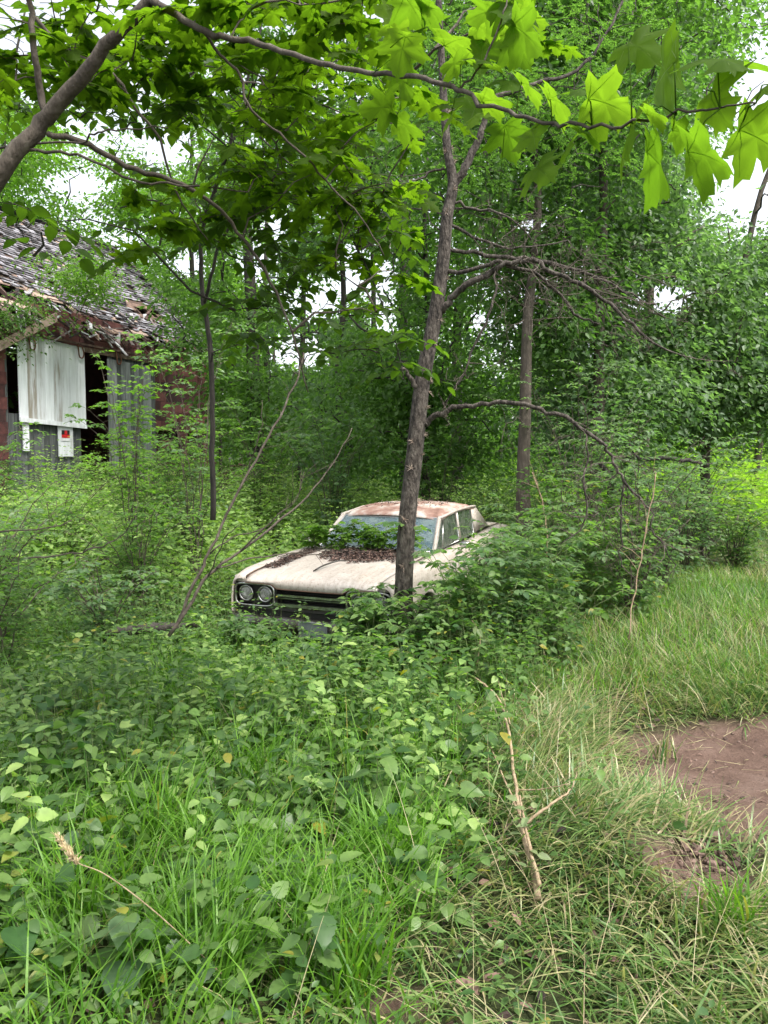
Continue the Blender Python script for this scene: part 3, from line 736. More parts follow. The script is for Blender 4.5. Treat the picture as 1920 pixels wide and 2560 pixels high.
# warning sign
def sign():
    p = W(166, 1112, 21.3); rt = np.append(BT, 0); up = np.array([0, 0, 1.]); out_ = np.append(-BN, 0)*1
    # on the white lower post
    tt = float(np.dot(p[:2]-BO, BT)); c = bw(1.5, -.052, 2.36)
    root = empty('warning_sign', c); tag(root, 'small black, red and white warning sign nailed below the white barn door', 'sign')
    def pl(name, a0, a1, z0, z1, lift, m, par=root):
        mb = MB(); v = [rt*a+up*z+out_*l for a in (a0, a1) for z in (z0, z1) for l in (lift-.003, lift)]
        mb.add(v, None, [(0, 1, 3, 2), (4, 6, 7, 5), (0, 4, 5, 1), (2, 3, 7, 6), (0, 2, 6, 4), (1, 5, 7, 3)]); return mb.build(name, m, par)
    redm = simple('sign_red', (.62, .012, .02), .4); blk = simple('sign_black', (.012, .012, .012), .4); wht = simple('sign_white', (.8, .8, .84), .5)
    pl('board', -.17, .17, -.16, .16, .004, wht); pl('upper_panel', -.155, .155, .02, .15, .009, blk); pl('band', -.155, .155, -.07, .02, .010, redm)
    pl('emblem', -.045, .05, .03, .14, .014, redm)
    # the small dark strokes of lettering across the red band, too small to read in the photo
    return root
sign()

# ------------------------------------------------------------------ growing limbs
def grow(mb, nodes, targets, r0, r1=.004, sag=.0, sides=5, newnodes=True, wob=.05):
    nodes = [np.array(n, float) for n in nodes]; N = np.array(nodes)
    tg = np.array(targets); 
    if not len(tg): return
    d0 = np.array([np.min(np.linalg.norm(N-t, axis=1)) for t in tg])
    arr = list(N)
    for i in np.argsort(d0):
        t = tg[i]; A = np.array(arr); dv = t-A
        cost = np.linalg.norm(dv, axis=1)+.8*np.maximum(0, -dv[:, 2]); j = int(np.argmin(cost)); p = A[j]; L_ = np.linalg.norm(t-p)
        if L_ < .03: continue
        n = 5; ts = np.linspace(0, 1, n)[:, None]; P = p*(1-ts)+t*ts
        P[:, 2] += L_*.10*np.sin(ts[:, 0]*pi); P[1:-1] += rng.normal(0, wob*L_, (n-2, 3))
        ra = max(r1, min(r0, .012*L_+r1)); tube(mb, P, np.linspace(ra, r1*.7, n), sides, cap=False)
        if newnodes: arr += [P[2], P[3], P[4]]
def clumpleaves(mb, tpl, centers, rad, per, size, flat=.45, droop=.35, mask=True, nz=.6):
    C = np.repeat(np.asarray(centers), per, 0); n = len(C)
    off = rng.normal(0, .5, (n, 3))*rad*[1, 1, flat]
    off[:, 2] -= .25*(np.hypot(off[:, 0], off[:, 1])**2)/rad
    P = C+off
    if mask: k = keep(P); P = P[k]; off = off[k]; n = len(P)
    d = unit(off*[1, 1, .3]+rng.normal(0, rad*.35, (n, 3)))+[0, 0, -droop]
    nn = rng.normal(0, nz, (n, 3))+[0, 0, 1]
    # one random green level per clump, blended with a per-leaf one
    cr = np.repeat(rng.random(len(centers)), per)
    if mask: cr = cr[k]
    leaves(mb, tpl, P, d, nn, rng.uniform(.7, 1.25, n)*size, np.clip(cr*.55+rng.random(n)*.45, 0, 1))
def ellclumps(ells):
    out = []
    for (cx, cy, cz, rx, ry, rz, n) in ells:
        k = 0
        while k < n:
            p = rng.normal(0, 1, 3); p = p/np.linalg.norm(p)*rng.random()**.45
            q = np.array([cx, cy, cz])+p*[rx, ry, rz]
            if q[2] < g(q[0], q[1])+.3: continue
            out.append(q); k += 1
    return np.array(out)
GRP = 'trees of the wood behind the car'
def wtree(label, x, y, H, r, ells, m, size=.1, per=70, rad=.75, bark='bark2', tpl=OVF, cat='tree', lean=(0, 0), name='tree', path=None, group=GRP, flat=.6, r1=.012):
    size *= 1.5; per = int(per*1.05); r *= (.55 if y > 28 else .8); lean = (random.gauss(0, .8), random.gauss(0, .5))
    z0 = float(g(x, y)); root = empty(name, (x, y, z0)); tag(root, label, cat, group)
    O = np.array([x, y, z0])
    tb = MB()
    if path is None:
        n = 9; zz = np.linspace(-.1, 1, n); P = np.array([[lean[0]*t*t+random.gauss(0, .05)*(t > 0), lean[1]*t*t+random.gauss(0, .05)*(t > 0), H*t] for t in zz]); rr = r*(1.08-np.clip(zz, 0, 1)*.85); rr[0] *= 1.35; rr[1] *= 1.1
        P, rr = smoothpath(P, rr, 3)
    else: P, rr = pixpath(path, 3); P = P-O
    tube(tb, P, rr, 9)
    cl = ellclumps(ells)-O; cl = cl[np.argsort(rng.random(len(cl)))]
    lower = P[len(P)//4:]
    mk = keep(cl+O) | (rng.random(len(cl)) < .15); cl = cl[mk]
    grow(tb, lower, cl[:int(len(cl)*.6)], r*.35, r1, wob=.06)
    tb.build('trunk', M[bark], root, smooth=True)
    cb = MB(); 
    C = np.asarray(cl)
    nn = len(C); clW = C+O
    tmp = MB(); clumpleaves(tmp, tpl, clW, rad, per, size, flat=flat)
    tmp.v = [v-O.astype(np.float32) for v in tmp.v]
    tmp.build('crown', M[m], root, smooth=True)
    return root

# wood behind: left and centre
wtree('tall dark tree rising behind the barn ridge at far left', -17, 33, 20, .3, [(-17, 33, 13, 5, 4, 6, 150)], 'bright', .16, 80, 1.1, 'barkdark')
wtree('broad pale-leaved tree directly above the middle of the barn roof', -9.5, 39, 22, .32, [(-10, 39, 12, 5, 4, 6.5, 190)], 'bright', .17, 80, 1.2, 'barkdark')
wtree('tree with the heavy dark trunk just right of the barn corner', -3.75, 22.5, 17, .27, [(-4.2, 22.5, 8, 2.6, 2.5, 5, 130), (-3.5, 22, 3.5, 1.8, 1.6, 2, 40)], 'mid', .12, 75, .9, 'barkdark')
wtree('slimmer dark tree standing right of the heavy trunk beside the barn', -2.7, 24.5, 16, .13, [(-2.2, 24.5, 9, 2.6, 2.2, 4.6, 100), (-2.4, 24, 4, 1.6, 1.5, 2.2, 40)], 'mid', .12, 75, .9, 'barkdark')
wtree('leafy tree in the middle distance left of the thorn tree trunk', -1.1, 19, 12, .12, [(-1.2, 19, 6.5, 2.0, 2, 3.2, 80), (-.9, 18.5, 3, 1.6, 1.6, 1.9, 60)], 'cool', .10, 80, .75, 'barkdark')
wtree('tree close behind the thorn tree with foliage down to the car roof', .8, 15, 10, .1, [(.6, 15, 5.5, 2.0, 1.8, 3.0, 100), (.5, 14.4, 2.5, 1.9, 1.3, 1.6, 80)], 'mid', .085, 85, .65, 'barkdark')
wtree('far crown filling the centre of the wood, high above the car', 2.5, 26, 18, .25, [(2.0, 26, 11, 4, 3, 5.5, 190)], 'mid', .13, 80, 1.0, 'barkdark')
wtree('dark-leaved tree with its crown at the top centre of the view', .5, 17, 15, .16, [(-.6, 17, 10.2, 3.2, 2.2, 2.6, 110)], 'dark', .11, 80, .85, 'barkdark')
wtree('far tree behind the gap between barn and car', -5.5, 36, 18, .3, [(-5, 36, 7, 4, 3, 6, 170)], 'bright', .17, 70, 1.2, 'barkdark')
wtree('far tree behind the centre thicket, just left of the thorn tree', -.5, 36, 18, .3, [(-.3, 36, 7, 3.6, 3, 6.4, 170)], 'mid', .17, 70, 1.2, 'barkdark')
wtree('pale leafy tree crowding over the ridge at the left end of the barn', -14.5, 29, 14, .2, [(-13.5, 29, 11.5, 4, 2.6, 3.0, 130), (-8.5, 31, 12.5, 3, 2.4, 2.6, 90)], 'bright', .12, 80, .9, 'barkdark')
wtree('slim tree with airy crown in the gap over the barn far corner', -6.3, 30, 14, .12, [(-6.4, 30, 8, 2.2, 2, 4.5, 90)], 'bright', .12, 75, .9, 'barkdark')
# right
wtree('slender pale-barked tree rising right behind the car', 1.95, 11, 10, .1, [(2.2, 11, 6.3, 2.0, 1.5, 1.9, 100), (2.4, 11.6, 4.2, 1.3, 1, 1.2, 50)], 'dark', .075, 90, .55, 'bark2',
      path=[(1308, 1420, 10.6, 24), (1310, 1320, 10.6, 21), (1308, 1200, 10.7, 17), (1313, 1050, 10.8, 15), (1316, 900, 10.9, 14), (1322, 760, 11, 13), (1338, 640, 11.1, 11), (1345, 480, 11.2, 9), (1330, 300, 11.3, 6), (1335, 120, 11.4, 4)])
wtree('dense cool green tree forming the left half of the right-hand thicket', 3.9, 13.2, 9, .1, [(3.9, 13, 5.0, 2.0, 1.5, 2.6, 190), (3.6, 12.6, 2.6, 1.5, 1.2, 1.3, 70)], 'cool', .075, 100, .6, 'bark2')
wtree('wide cool green tree bulging over the path at right', 6.0, 14.5, 9, .12, [(5.9, 14.2, 4.6, 2.3, 1.7, 2.2, 200), (6.6, 14, 3.0, 1.7, 1.3, 1.2, 90)], 'cool', .08, 100, .62, 'bark2')
wtree('bluish green tree crown high behind the right-hand thicket', 5.2, 19, 13, .16, [(5.0, 19, 9.0, 3.0, 2.4, 2.8, 170)], 'cool', .10, 90, .8, 'bark2')
wtree('tall leafy tree crown at the upper right corner', 7.4, 22, 17, .2, [(7.6, 22, 13, 3.4, 2.6, 3.0, 170)], 'mid', .11, 90, .9, 'bark2')
wtree('pale feathery tree at the right edge of the view beyond the path', 12.5, 26, 12, .16, [(12.6, 26, 6.5, 3.0, 2.4, 4.2, 190)], 'bright', .10, 90, .8, 'bark2')
wtree('crown overhanging the top of the view right of the thorn tree', 3.3, 12, 12, .12, [(2.9, 12, 8.2, 2.6, 1.8, 1.7, 150)], 'mid', .08, 95, .6, 'bark2')
wtree('yellow-green bush tree at the end of the grassy path', 8.6, 26, 5, .08, [(8.6, 26, 2.4, 2.6, 1.8, 1.6, 110)], 'bright', .10, 80, .7, 'bark2', name='bush_tree')
far = [(-26, 44, 'mid', 'far-off crown at the extreme left beyond the barn'), (-20, 52, 'mid', 'far-off crown second from the left beyond the barn'), (-13.5, 50, 'dark', 'far-off dark crown behind the barn roof'),
       (-7, 50, 'mid', 'far-off crown behind the barn corner'), (-1.5, 52, 'dark', 'far-off dark crown behind the weeds at the centre'), (5, 50, 'mid', 'far-off crown behind the car roof'),
       (11.5, 48, 'bright', 'far-off bright crown behind the right-hand thicket'), (18.5, 50, 'bright', 'far-off bright crown beyond the end of the path'), (25, 54, 'mid', 'far-off crown at the extreme right beyond the path')]
for x, y, m, lab in far:
    wtree(lab, x, y, 13, .3, [(x, y, 6.5, 4.6, 3.5, 6.0 if x < 15 else 5, 110)], m, .26, 60, 1.5, 'barkdark', group='far-off trees closing the view')

fw = MB(); n = 15000
P = np.stack([rng.uniform(-60, 60, n), rng.uniform(56, 78, n), 0*rng.random(n)], -1); P[:, 2] = g(P[:, 0], P[:, 1])+rng.random(n)**1.2*(8+2.5*noise2(P[:, 0], P[:, 1]*0, .25, 1)+5*sst(20, -20, P[:, 0]))
P = P[keep(P)]; n = len(P); leaves(fw, OVF, P, rng.normal(0, 1, (n, 3)), rng.normal(0, .7, (n, 3))+[0, 0, 1], rng.uniform(.6, 1.3, n), np.clip(.5+.4*noise2(P[:, 0], P[:, 2]*3, .4, 2)+.2*rng.normal(0, 1, n), 0, 1))
tag(fw.build('distant_wood', M['mid']), 'far-off wood closing the view behind all the separate trees', 'wood', kind='stuff')
uw = MB(); n = 26000
P = np.stack([rng.uniform(-16, 9, n), rng.uniform(24, 34, n), 0*rng.random(n)], -1); P[:, 2] = g(P[:, 0], P[:, 1])+rng.random(n)*(3.2+1.6*noise2(P[:, 0], P[:, 1], .9, 1)); P = P[np.abs(P[:, 0]+8) > 4.6]; P = P[keep(P)]; n = len(P)
leaves(uw, OVF, P, rng.normal(0, 1, (n, 3)), rng.normal(0, .6, (n, 3))+[0, 0, 1], rng.uniform(.16, .3, n), np.clip(.5+.4*noise2(P[:, 0], P[:, 2]*3, 1.4, 2)+.2*rng.normal(0, 1, n), 0, 1))
tag(uw.build('brushwood', M['mid']), 'tall dense brush under the trees behind the weed bank', 'undergrowth', kind='stuff')

# ------------------------------------------------------------------ shrubs and saplings
def leafytwig(tw, lf, tpl, p0, p1, n, size, droop=.2, r=.003, planar=True):
    p0 = np.asarray(p0); p1 = np.asarray(p1); L_ = np.linalg.norm(p1-p0); ts = np.linspace(0, 1, 4)[:, None]
    P = p0*(1-ts)+p1*ts; P[:, 2] += .12*L_*np.sin(ts[:, 0]*pi)
    tube(tw, P, np.linspace(r, r*.4, 4), 4, cap=False)
    k = np.arange(n); t = (.12+.88*(k+.5)/n); pos = p0+(p1-p0)*t[:, None]; pos[:, 2] += .12*L_*np.sin(t*pi)
    ax = unit(p1-p0); side = unit(np.cross(ax, [0, 0, 1.])+1e-6); s = np.where(k % 2, 1., -1.)[:, None]
    d = side*s*.9+ax*.6+rng.normal(0, .18, (n, 3))-[0, 0, droop]; d[-1] = ax-[0, 0, droop]
    leaves(lf, tpl, pos, d, rng.normal(0, .28, (n, 3))+[0, 0, 1], size*rng.uniform(.7, 1.15, n))
def shrub(label, x, y, n_st, H, spread, size, m, tw_per=7, n_leaf=7, twl=.3, tpl=OVM, name='shrub', cat='shrub', group='shrubs of the undergrowth', bark='deadwood', droop=.2, z=None, start=.25, aim=None, sr=.007, pn='branches'):
    size *= 1.4; n_st = int(n_st*1.15)
    z0 = float(g(x, y)) if z is None else z; root = empty(name, (x, y, z0)); tag(root, label, cat, group)
    tw, lf = MB(), MB()
    for s in range(n_st):
        a = random.uniform(0, 2*pi) if aim is None else aim+random.gauss(0, .5); sp = spread*random.uniform(.4, 1.1); h = H*random.uniform(.7, 1.1)
        end = np.array([cos(a)*sp, sin(a)*sp, h]); mid = np.array([cos(a)*sp*.3, sin(a)*sp*.3, h*.62])
        pts, rr = smoothpath([np.array([random.gauss(0, .04), random.gauss(0, .04), -.03]), mid*.5+rng.normal(0, .02, 3), mid, end*[.7, .7, .9], end], [sr*1.3, sr, sr*.8, sr*.5, sr*.25], 4, .006*H)
        tube(tw, pts, rr, 5)
        for k in range(tw_per):
            t = start+(1-start)*(k+random.random()*.6)/tw_per; p = pts[min(int(t*(len(pts)-1)), len(pts)-1)]
            b = random.uniform(0, 2*pi); l_ = twl*random.uniform(.6, 1.2)*(1.2-.5*t)
            q = p+np.array([cos(b), sin(b), random.uniform(-.1, .35)])*l_
            leafytwig(tw, lf, tpl, p, q, max(3, int(n_leaf*random.uniform(.7, 1.2))), size, droop)
    tw.build(pn, M[bark], root); lf.build('foliage', M[m], root, smooth=True); return root

# bushes at the left, in front of the barn
spec = [
 ('arching bush of small olive leaves at the left edge, nearest the camera', -3.6, 6.6, 12, 1.7, .9, .045, 'mid', 15, 9, .34),
 ('tangled small-leaved bush in front of the barn wall at far left', -5.2, 9.4, 14, 2.3, 1.2, .05, 'mid', 16, 9, .4),
 ('tall bright spray of leaves in front of the barn doorway', -3.15, 9.6, 7, 3.0, .7, .055, 'bright', 16, 9, .36),
 ('loose cool-green sapling with tiered leaves in front of the grey barn door', -2.55, 10.4, 6, 3.5, .8, .06, 'cool', 16, 9, .5),
 ('yellow-green bush right under the barn sign', -4.7, 11.0, 12, 1.75, 1.2, .055, 'bright', 15, 9, .36),
 ('rounded bush between the barn sign and the leaning dead stems', -2.9, 9.0, 12, 1.6, .9, .05, 'mid', 14, 9, .34),
 ('spreading bush at the foot of the barn far corner', -4.6, 15.0, 12, 2.4, 1.4, .07, 'mid', 14, 9, .45),
 ('bushy mass of small leaves at the left edge below the barn door', -4.1, 8.0, 15, 1.5, 1.1, .05, 'cool', 16, 9, .36),
 ('dense pale bush at the foot of the grey barn door', -3.6, 12.2, 14, 2.1, 1.3, .06, 'bright', 15, 9, .4),
 ('shaggy green bush between barn door and the black crooked stem', -2.9, 11.4, 13, 1.9, 1.0, .055, 'mid', 15, 9, .4),
 ('twiggy bush crowding the left edge in the middle distance', -3.1, 6.0, 11, 1.25, .8, .045, 'mid', 15, 9, .3),
 ('low shady bush left of the log', -2.6, 7.1, 10, 1.0, .7, .05, 'cool', 12, 8, .28),
]
for s in spec: shrub(*s[:10], twl=s[10])
# thicket right of the car
spec = [
 ('many-stemmed bush with bare lower stems right of the slender tree', 2.75, 10.8, 14, 2.9, 1.3, .05, 'cool', 12, 9, .4, .45),
 ('dark-leaved bush behind the right rear wing of the car', 2.2, 9.9, 10, 1.9, .8, .05, 'dark', 14, 9, .34, .3),
 ('bush beneath the drooping dead branch tip', 3.1, 9.3, 14, 2.0, 1.1, .055, 'cool', 15, 9, .4, .1),
 ('leafy bush behind the horizontal dead log at right', 5.2, 12.4, 14, 1.6, 1.3, .06, 'cool', 14, 9, .4, .2),
 ('low bush where the thicket meets the path', 4.3, 11.0, 12, 1.7, 1.0, .055, 'cool', 14, 9, .36, .05),
 ('loose bush with arching shoots between the car rear wing and the path', 2.7, 8.3, 12, 1.25, 1.0, .055, 'weed', 13, 9, .36, .05),
 ('spreading bush right of the dry reed', 3.6, 9.9, 12, 1.5, 1.0, .055, 'cool', 13, 9, .36, .05),
 ('bush trailing into the path grass below the horizontal dead log', 5.3, 11.6, 12, 1.0, 1.2, .06, 'weed', 13, 9, .4, .05),
 ('dark bush behind the car roof left of the slender tree', .9, 13.4, 12, 2.4, 1.3, .07, 'dark', 14, 9, .42, .2),
 ('pale leafy bush between the barn and the car in the middle distance', -.9, 13.6, 12, 2.3, 1.3, .075, 'cool', 14, 9, .42, .2),
 ('mid-green bush left of the pale leafy bush in the middle distance', -2.5, 15.5, 12, 2.6, 1.3, .075, 'mid', 14, 9, .42, .2),
]
for s in spec: shrub(*s[:10], twl=s[10], start=s[11])
# saplings around the car front
spec = [
 ('compound-leaved sapling hiding the right headlamps of the car', .15, 6.35, 6, .72, .42, .058, 'weed', 9, 9, .26),
 ('leafy sapling at the foot of the thorn tree', .42, 6.35, 7, .9, .5, .062, 'weed', 9, 9, .28),
 ('sapling spreading in front of the right front wing', .85, 6.65, 10, 1.2, .65, .058, 'cool', 10, 9, .3),
 ('sapling hiding the car door', 1.35, 7.5, 11, 1.4, .8, .058, 'weed', 10, 9, .3),
 ('bush beside the rear door of the car', 1.85, 8.3, 11, 1.4, .8, .055, 'cool', 10, 9, .3),
 ('bushy sapling between the thorn tree and the path', 1.55, 6.8, 9, .9, .6, .06, 'weed', 9, 9, .28),
 ('low sapling with large leaves right of centre in front of the car', -.1, 5.75, 7, .55, .4, .068, 'weed', 7, 8, .24),
 ('tall leafy sapling hiding the driver side wing behind the thorn tree', .72, 6.9, 11, 1.32, .6, .062, 'weed', 10, 9, .3),
 ('broad leafy bush covering the front door sill of the car', 1.45, 7.2, 11, 1.2, .7, .06, 'cool', 10, 9, .32),
 ('leafy bush covering the rear wing of the car', 2.25, 8.8, 12, 1.5, .8, .06, 'weed', 10, 9, .34),
 ('low leafy sapling below the right end of the bumper', -.05, 6.2, 7, .55, .4, .06, 'weed', 8, 8, .24),
 ('leafy sapling rising before the right headlamps, left of the thorn tree', -.12, 6.5, 8, .82, .34, .06, 'weed', 9, 9, .22),
 ('broad-leaved shoots spreading under the car number plate', -.55, 6.5, 7, .42, .42, .07, 'cool', 6, 7, .22),
 ('broad-leaved shoots at the left end of the bumper', -1.55, 7.05, 7, .45, .4, .07, 'cool', 6, 7, .22),
 ('dense leafy sapling pressed against the right end of the grille', -.22, 6.75, 11, .8, .26, .055, 'weed', 10, 9, .2),
 ('creeping leafy shoots in front of the left headlamps', -1.28, 7.12, 5, .42, .35, .085, 'cool', 4, 6, .2),
 ('leafy shoots climbing over the bumper below the inner lamp', -1.0, 6.95, 4, .48, .3, .075, 'mid', 4, 6, .2),
 ('sprout with pale leaves beside the leaning dead stems', -1.75, 6.85, 5, .5, .3, .075, 'weedlight', 5, 7, .2),
]
for s in spec: shrub(*s[:10], twl=s[10], bark='stem', sr=.004, name='sapling', cat='sapling', group='saplings crowding the car', start=.1)
# seedlings rooted in the litter against the windscreen
for i, (u, s, lab) in enumerate(((-.5, 1.45, 'seedling clump on the cowl at the left end of the windscreen'), (-.25, 1.42, 'seedling clump on the cowl left of the windscreen middle'), (.0, 1.45, 'bright seedling clump before the windscreen middle'),
     (.22, 1.42, 'seedling clump on the cowl just left of the thorn tree'), (-.7, 1.55, 'weedy clump rooted at the left hinge of the bonnet'), (.5, 1.5, 'seedlings on the cowl just right of the thorn tree'))):
    p = carpt(u, s, bonz(s, u)+.01); shrub(lab, p[0], p[1], 8, .26 if i != 1 else .3, .2, .055, 'bright', 5, 7, .13, z=p[2], bark='stem', sr=.003, name='seedling', cat='seedling', group='seedlings growing on the car', start=.15)
# vines on the barn roof
def vine(label, ctr, ax, n, size, m):
    root = empty('vine', ctr); tag(root, label, 'vine', 'vines over the barn'); tw, lf = MB(), MB()
    C = rng.normal(0, .5, (n, 3))*ax; sl_ = (RZ-EZ)/HW
    clumpleaves(lf, OVF, C+ctr, .5, 60, size, mask=False); lf.v = [v-np.asarray(ctr, np.float32) for v in lf.v]
    grow(tw, [(0, 0, -.6)], C, .02, .008); tw.build('stem', M['deadwood'], root); lf.build('foliage', M[m], root)
vine('bright green vine sprawling over the near half of the barn roof', W(215, 690, 21.5), np.array([1.3, 1.2, .8]), 46, .11, 'bright')
vine('vine hanging over the left end of the barn eave', W(30, 790, 20.2), np.array([.8, .6, .7]), 22, .10, 'mid')
vine('leafy vine around the far corner of the barn', W(560, 900, 26), np.array([.7, .7, 1.6]), 30, .11, 'mid')

# ------------------------------------------------------------------ thorn tree in front of the car
def thorn_tree():
    base = W(1008, 1610, 6.75); base[2] = float(g(base[0], base[1])); root = empty('thorn_tree', base)
    tag(root, 'leaning grey thorn tree growing right against the front of the car', 'tree')
    tb = MB(); O = base
    def tp(spec, sides=8, k=4, wob=0): 
        P, r = pixpath(spec, k, wob); P = P-O; r = r*.84; tube(tb, P, r, sides); return P, r
    Y = 6.75
    TR, TRr = tp([(1003, 1650, Y, 50), (1004, 1610, Y, 38), (1008, 1540, Y, 31), (1010, 1450, Y, 27), (1018, 1300, Y, 26), (1035, 1150, Y, 25), (1048, 1020, Y, 24), (1060, 930, Y, 23), (1088, 790, Y, 21), (1108, 650, Y, 19), (1118, 540, Y, 17), (1132, 460, Y, 15), (1118, 370, Y, 12), (1110, 260, Y+.05, 11), (1104, 150, Y+.1, 10), (1098, 30, Y+.1, 9), (1090, -150, Y+.2, 7), (1100, -400, Y+.2, 5)], 12, 5)
    nodes = list(TR[20:])
    def br(spec, sides=6, wob=.008): P, r = tp(spec, sides, 4, wob); return P
    B = []
    B.append(br([(1130, 470, Y, 13), (1165, 420, Y, 13), (1196, 345, Y, 11), (1235, 255, Y, 8), (1310, 215, Y+.1, 6), (1420, 190, Y+.2, 5), (1500, 110, Y+.3, 4), (1555, 0, Y+.4, 4), (1580, -120, Y+.4, 3)]))
    B.append(br([(1062, 990, Y, 10), (1048, 975, Y-.02, 9), (1028, 948, Y-.05, 7), (1010, 925, Y-.05, 5), (988, 912, Y-.1, 3)]))
    dead = []
    dead.append(br([(1060, 1062, Y, 9), (1090, 1040, Y-.05, 9), (1130, 1020, Y-.1, 8), (1200, 1010, Y-.2, 7), (1290, 1008, Y-.3, 7), (1370, 1028, Y-.35, 6.5), (1450, 1065, Y-.4, 6), (1510, 1115, Y-.4, 5.5), (1540, 1165, Y-.4, 4), (1570, 1215, Y-.4, 4), (1625, 1275, Y-.4, 3), (1632, 1330, Y-.4, 2.6), (1690, 1412, Y-.45, 1.5)], wob=.012))
    dead.append(br([(1105, 780, Y, 11), (1130, 745, Y-.05, 10), (1165, 712, Y-.1, 10), (1215, 688, Y-.15, 9), (1265, 658, Y-.2, 8), (1330, 652, Y-.25, 7), (1400, 688, Y-.3, 6), (1460, 715, Y-.3, 6), (1510, 750, Y-.3, 5), (1580, 810, Y-.3, 4.5), (1650, 868, Y-.3, 3), (1720, 900, Y-.3, 1.5)], wob=.01))
    dead.append(br([(1112, 682, Y, 7), (1160, 676, Y-.1, 6), (1210, 664, Y-.15, 6), (1260, 655, Y-.2, 6), (1345, 690, Y-.1, 5), (1400, 740, Y, 4), (1450, 790, Y, 4), (1500, 810, Y, 2)], wob=.01))
    dead.append(br([(1118, 622, Y, 6), (1180, 630, Y+.1, 6), (1250, 640, Y+.1, 6), (1330, 652, Y+.1, 6), (1420, 668, Y+.1, 5), (1480, 690, Y+.1, 4), (1560, 728, Y+.1, 3), (1640, 760, Y+.1, 1.5)], wob=.01))
    dead.append(br([(1120, 560, Y, 5), (1200, 600, Y+.1, 4), (1300, 620, Y+.2, 3), (1420, 600, Y+.2, 2)], wob=.012))
    dead.append(br([(1240, 680, Y-.15, 4), (1235, 750, Y-.2, 4), (1205, 830, Y-.2, 4), (1160, 930, Y-.2, 3), (1110, 1010, Y-.1, 3)], wob=.008))
    dead.append(br([(1560, 1205, Y-.4, 3), (1552, 1290, Y-.4, 3), (1550, 1380, Y-.4, 2.5), (1553, 1412, Y-.4, 1.5)]))
    dead.append(br([(1470, 1080, Y-.4, 3), (1462, 1200, Y-.4, 3), (1460, 1310, Y-.4, 2.5), (1400, 1360, Y-.4, 1.5)]))
    dead.append(br([(1125, 500, Y, 5), (1180, 520, Y, 4), (1260, 540, Y-.1, 3), (1330, 600, Y-.1, 2)], wob=.012))
    dead.append(br([(1110, 420, Y, 4), (1060, 440, Y, 3), (1000, 500, Y, 3), (960, 580, Y, 2)], wob=.012))
    tb.build('trunk', M['bark'], root, smooth=True)
    # dead spiny twigs on the bare limbs
    dt = MB()
    def twig(p, d, L_, r, depth):
        n = 4; P = [p]; q = p.copy(); dd = d
        for k in range(n):
            dd = unit(dd+rng.normal(0, .28, 3)); q = q+dd*L_/n; P.append(q.copy())
        tube(dt, P, np.linspace(r, r*.35, n+1), 4, cap=False)
        if depth:
            for k in range(random.choice((2, 3, 3))):
                b = P[random.randint(1, n)]; twig(b, unit(dd+rng.normal(0, .8, 3)), L_*random.uniform(.35, .65), r*.6, depth-1)
        else:
            for k in range(2):
                b = P[random.randint(1, n)]; e = unit(rng.normal(0, 1, 3)); tube(dt, [b, b+e*random.uniform(.02, .05)], [.0015, .0004], 3, cap=False)
    for bi, P in enumerate(dead):
        m = 16 if bi in (0, 1, 3) else 8
        for k in range(m):
            i = random.randint(len(P)//4, len(P)-1); ax = unit(P[min(i+1, len(P)-1)]-P[i-1])
            d = unit(rng.normal(0, 1, 3)*[.8, .8, .7]+ax*.7+[0, 0, -.1]); twig(P[i], d, random.uniform(.15, .5), .0045, 2)
    # extra dead tangle beneath the crown
    for k in range(26):
        p = W(random.uniform(1230, 1640), random.uniform(660, 820), Y-.2+random.uniform(-.3, .3))-O; twig(p, unit(rng.normal(0, 1, 3)+[.6, 0, -.3]), random.uniform(.3, .6), .004, 2)
    dt.build('dead_twigs', M['deadwood'], root)
    th = MB()
    for (px, py) in ((1063, 985), (1085, 958), (1060, 1010), (1030, 1105), (1072, 1085), (1045, 1150), (1030, 1175), (1060, 1000), (1040, 1200), (1075, 930), (1100, 800), (1080, 860), (1035, 1310), (1020, 1380), (1110, 700), (1105, 610), (1120, 540), (1130, 470), (1170, 400), (1190, 360), (1000, 1290), (1045, 1250), (1120, 380), (1112, 280), (1230, 262), (1008, 1420), (1030, 1470)):
        c = W(px, py, Y)-O; i = int(np.argmin(np.linalg.norm(TR-c, axis=1))); c = TR[i]+unit((c-TR[i])+rng.normal(0, .02, 3)+[0, -.03, 0])*TRr[i]
        for k in range(9):
            e = unit(unit(c-TR[i])*.8+rng.normal(0, .75, 3)); L_ = random.uniform(.025, .075); tube(th, [c, c+e*L_], [.0028, .0004], 4, cap=False)
            if random.random() < .5: f = unit(e+rng.normal(0, .8, 3)); tube(th, [c+e*L_*.4, c+e*L_*.4+f*.025], [.0018, .0003], 3, cap=False)
    th.build('thorns', M['thorn'], root)
    # feathery compound leaves on the upper live limbs
    lf, tw = MB(), MB(); live = nodes[25:]+list(B[0][8:])
    tg = []
    for k in range(420):
        px, py = random.choice(((random.gauss(1060, 170), random.uniform(-120, 420)), (random.gauss(1420, 220), random.gauss(120, 150)), (random.gauss(1300, 160), random.gauss(330, 120))))
        p = W(px, py, Y+random.uniform(.1, 1.8))
        if not keep(p[None])[0]: continue
        tg.append(p-O)
    grow(tw, live, tg, .012, .002, wob=.05)
    for p in tg:
        for j in range(3):
            a = random.uniform(0, 2*pi); ax = np.array([cos(a), sin(a), random.uniform(-.7, .1)]); leafytwig(tw, lf, OVF, p, p+unit(ax)*random.uniform(.14, .24), 20, .03, .1, .0012)
    tw.build('live_twigs', M['bark'], root); lf.build('crown', M['mid'], root)
thorn_tree()

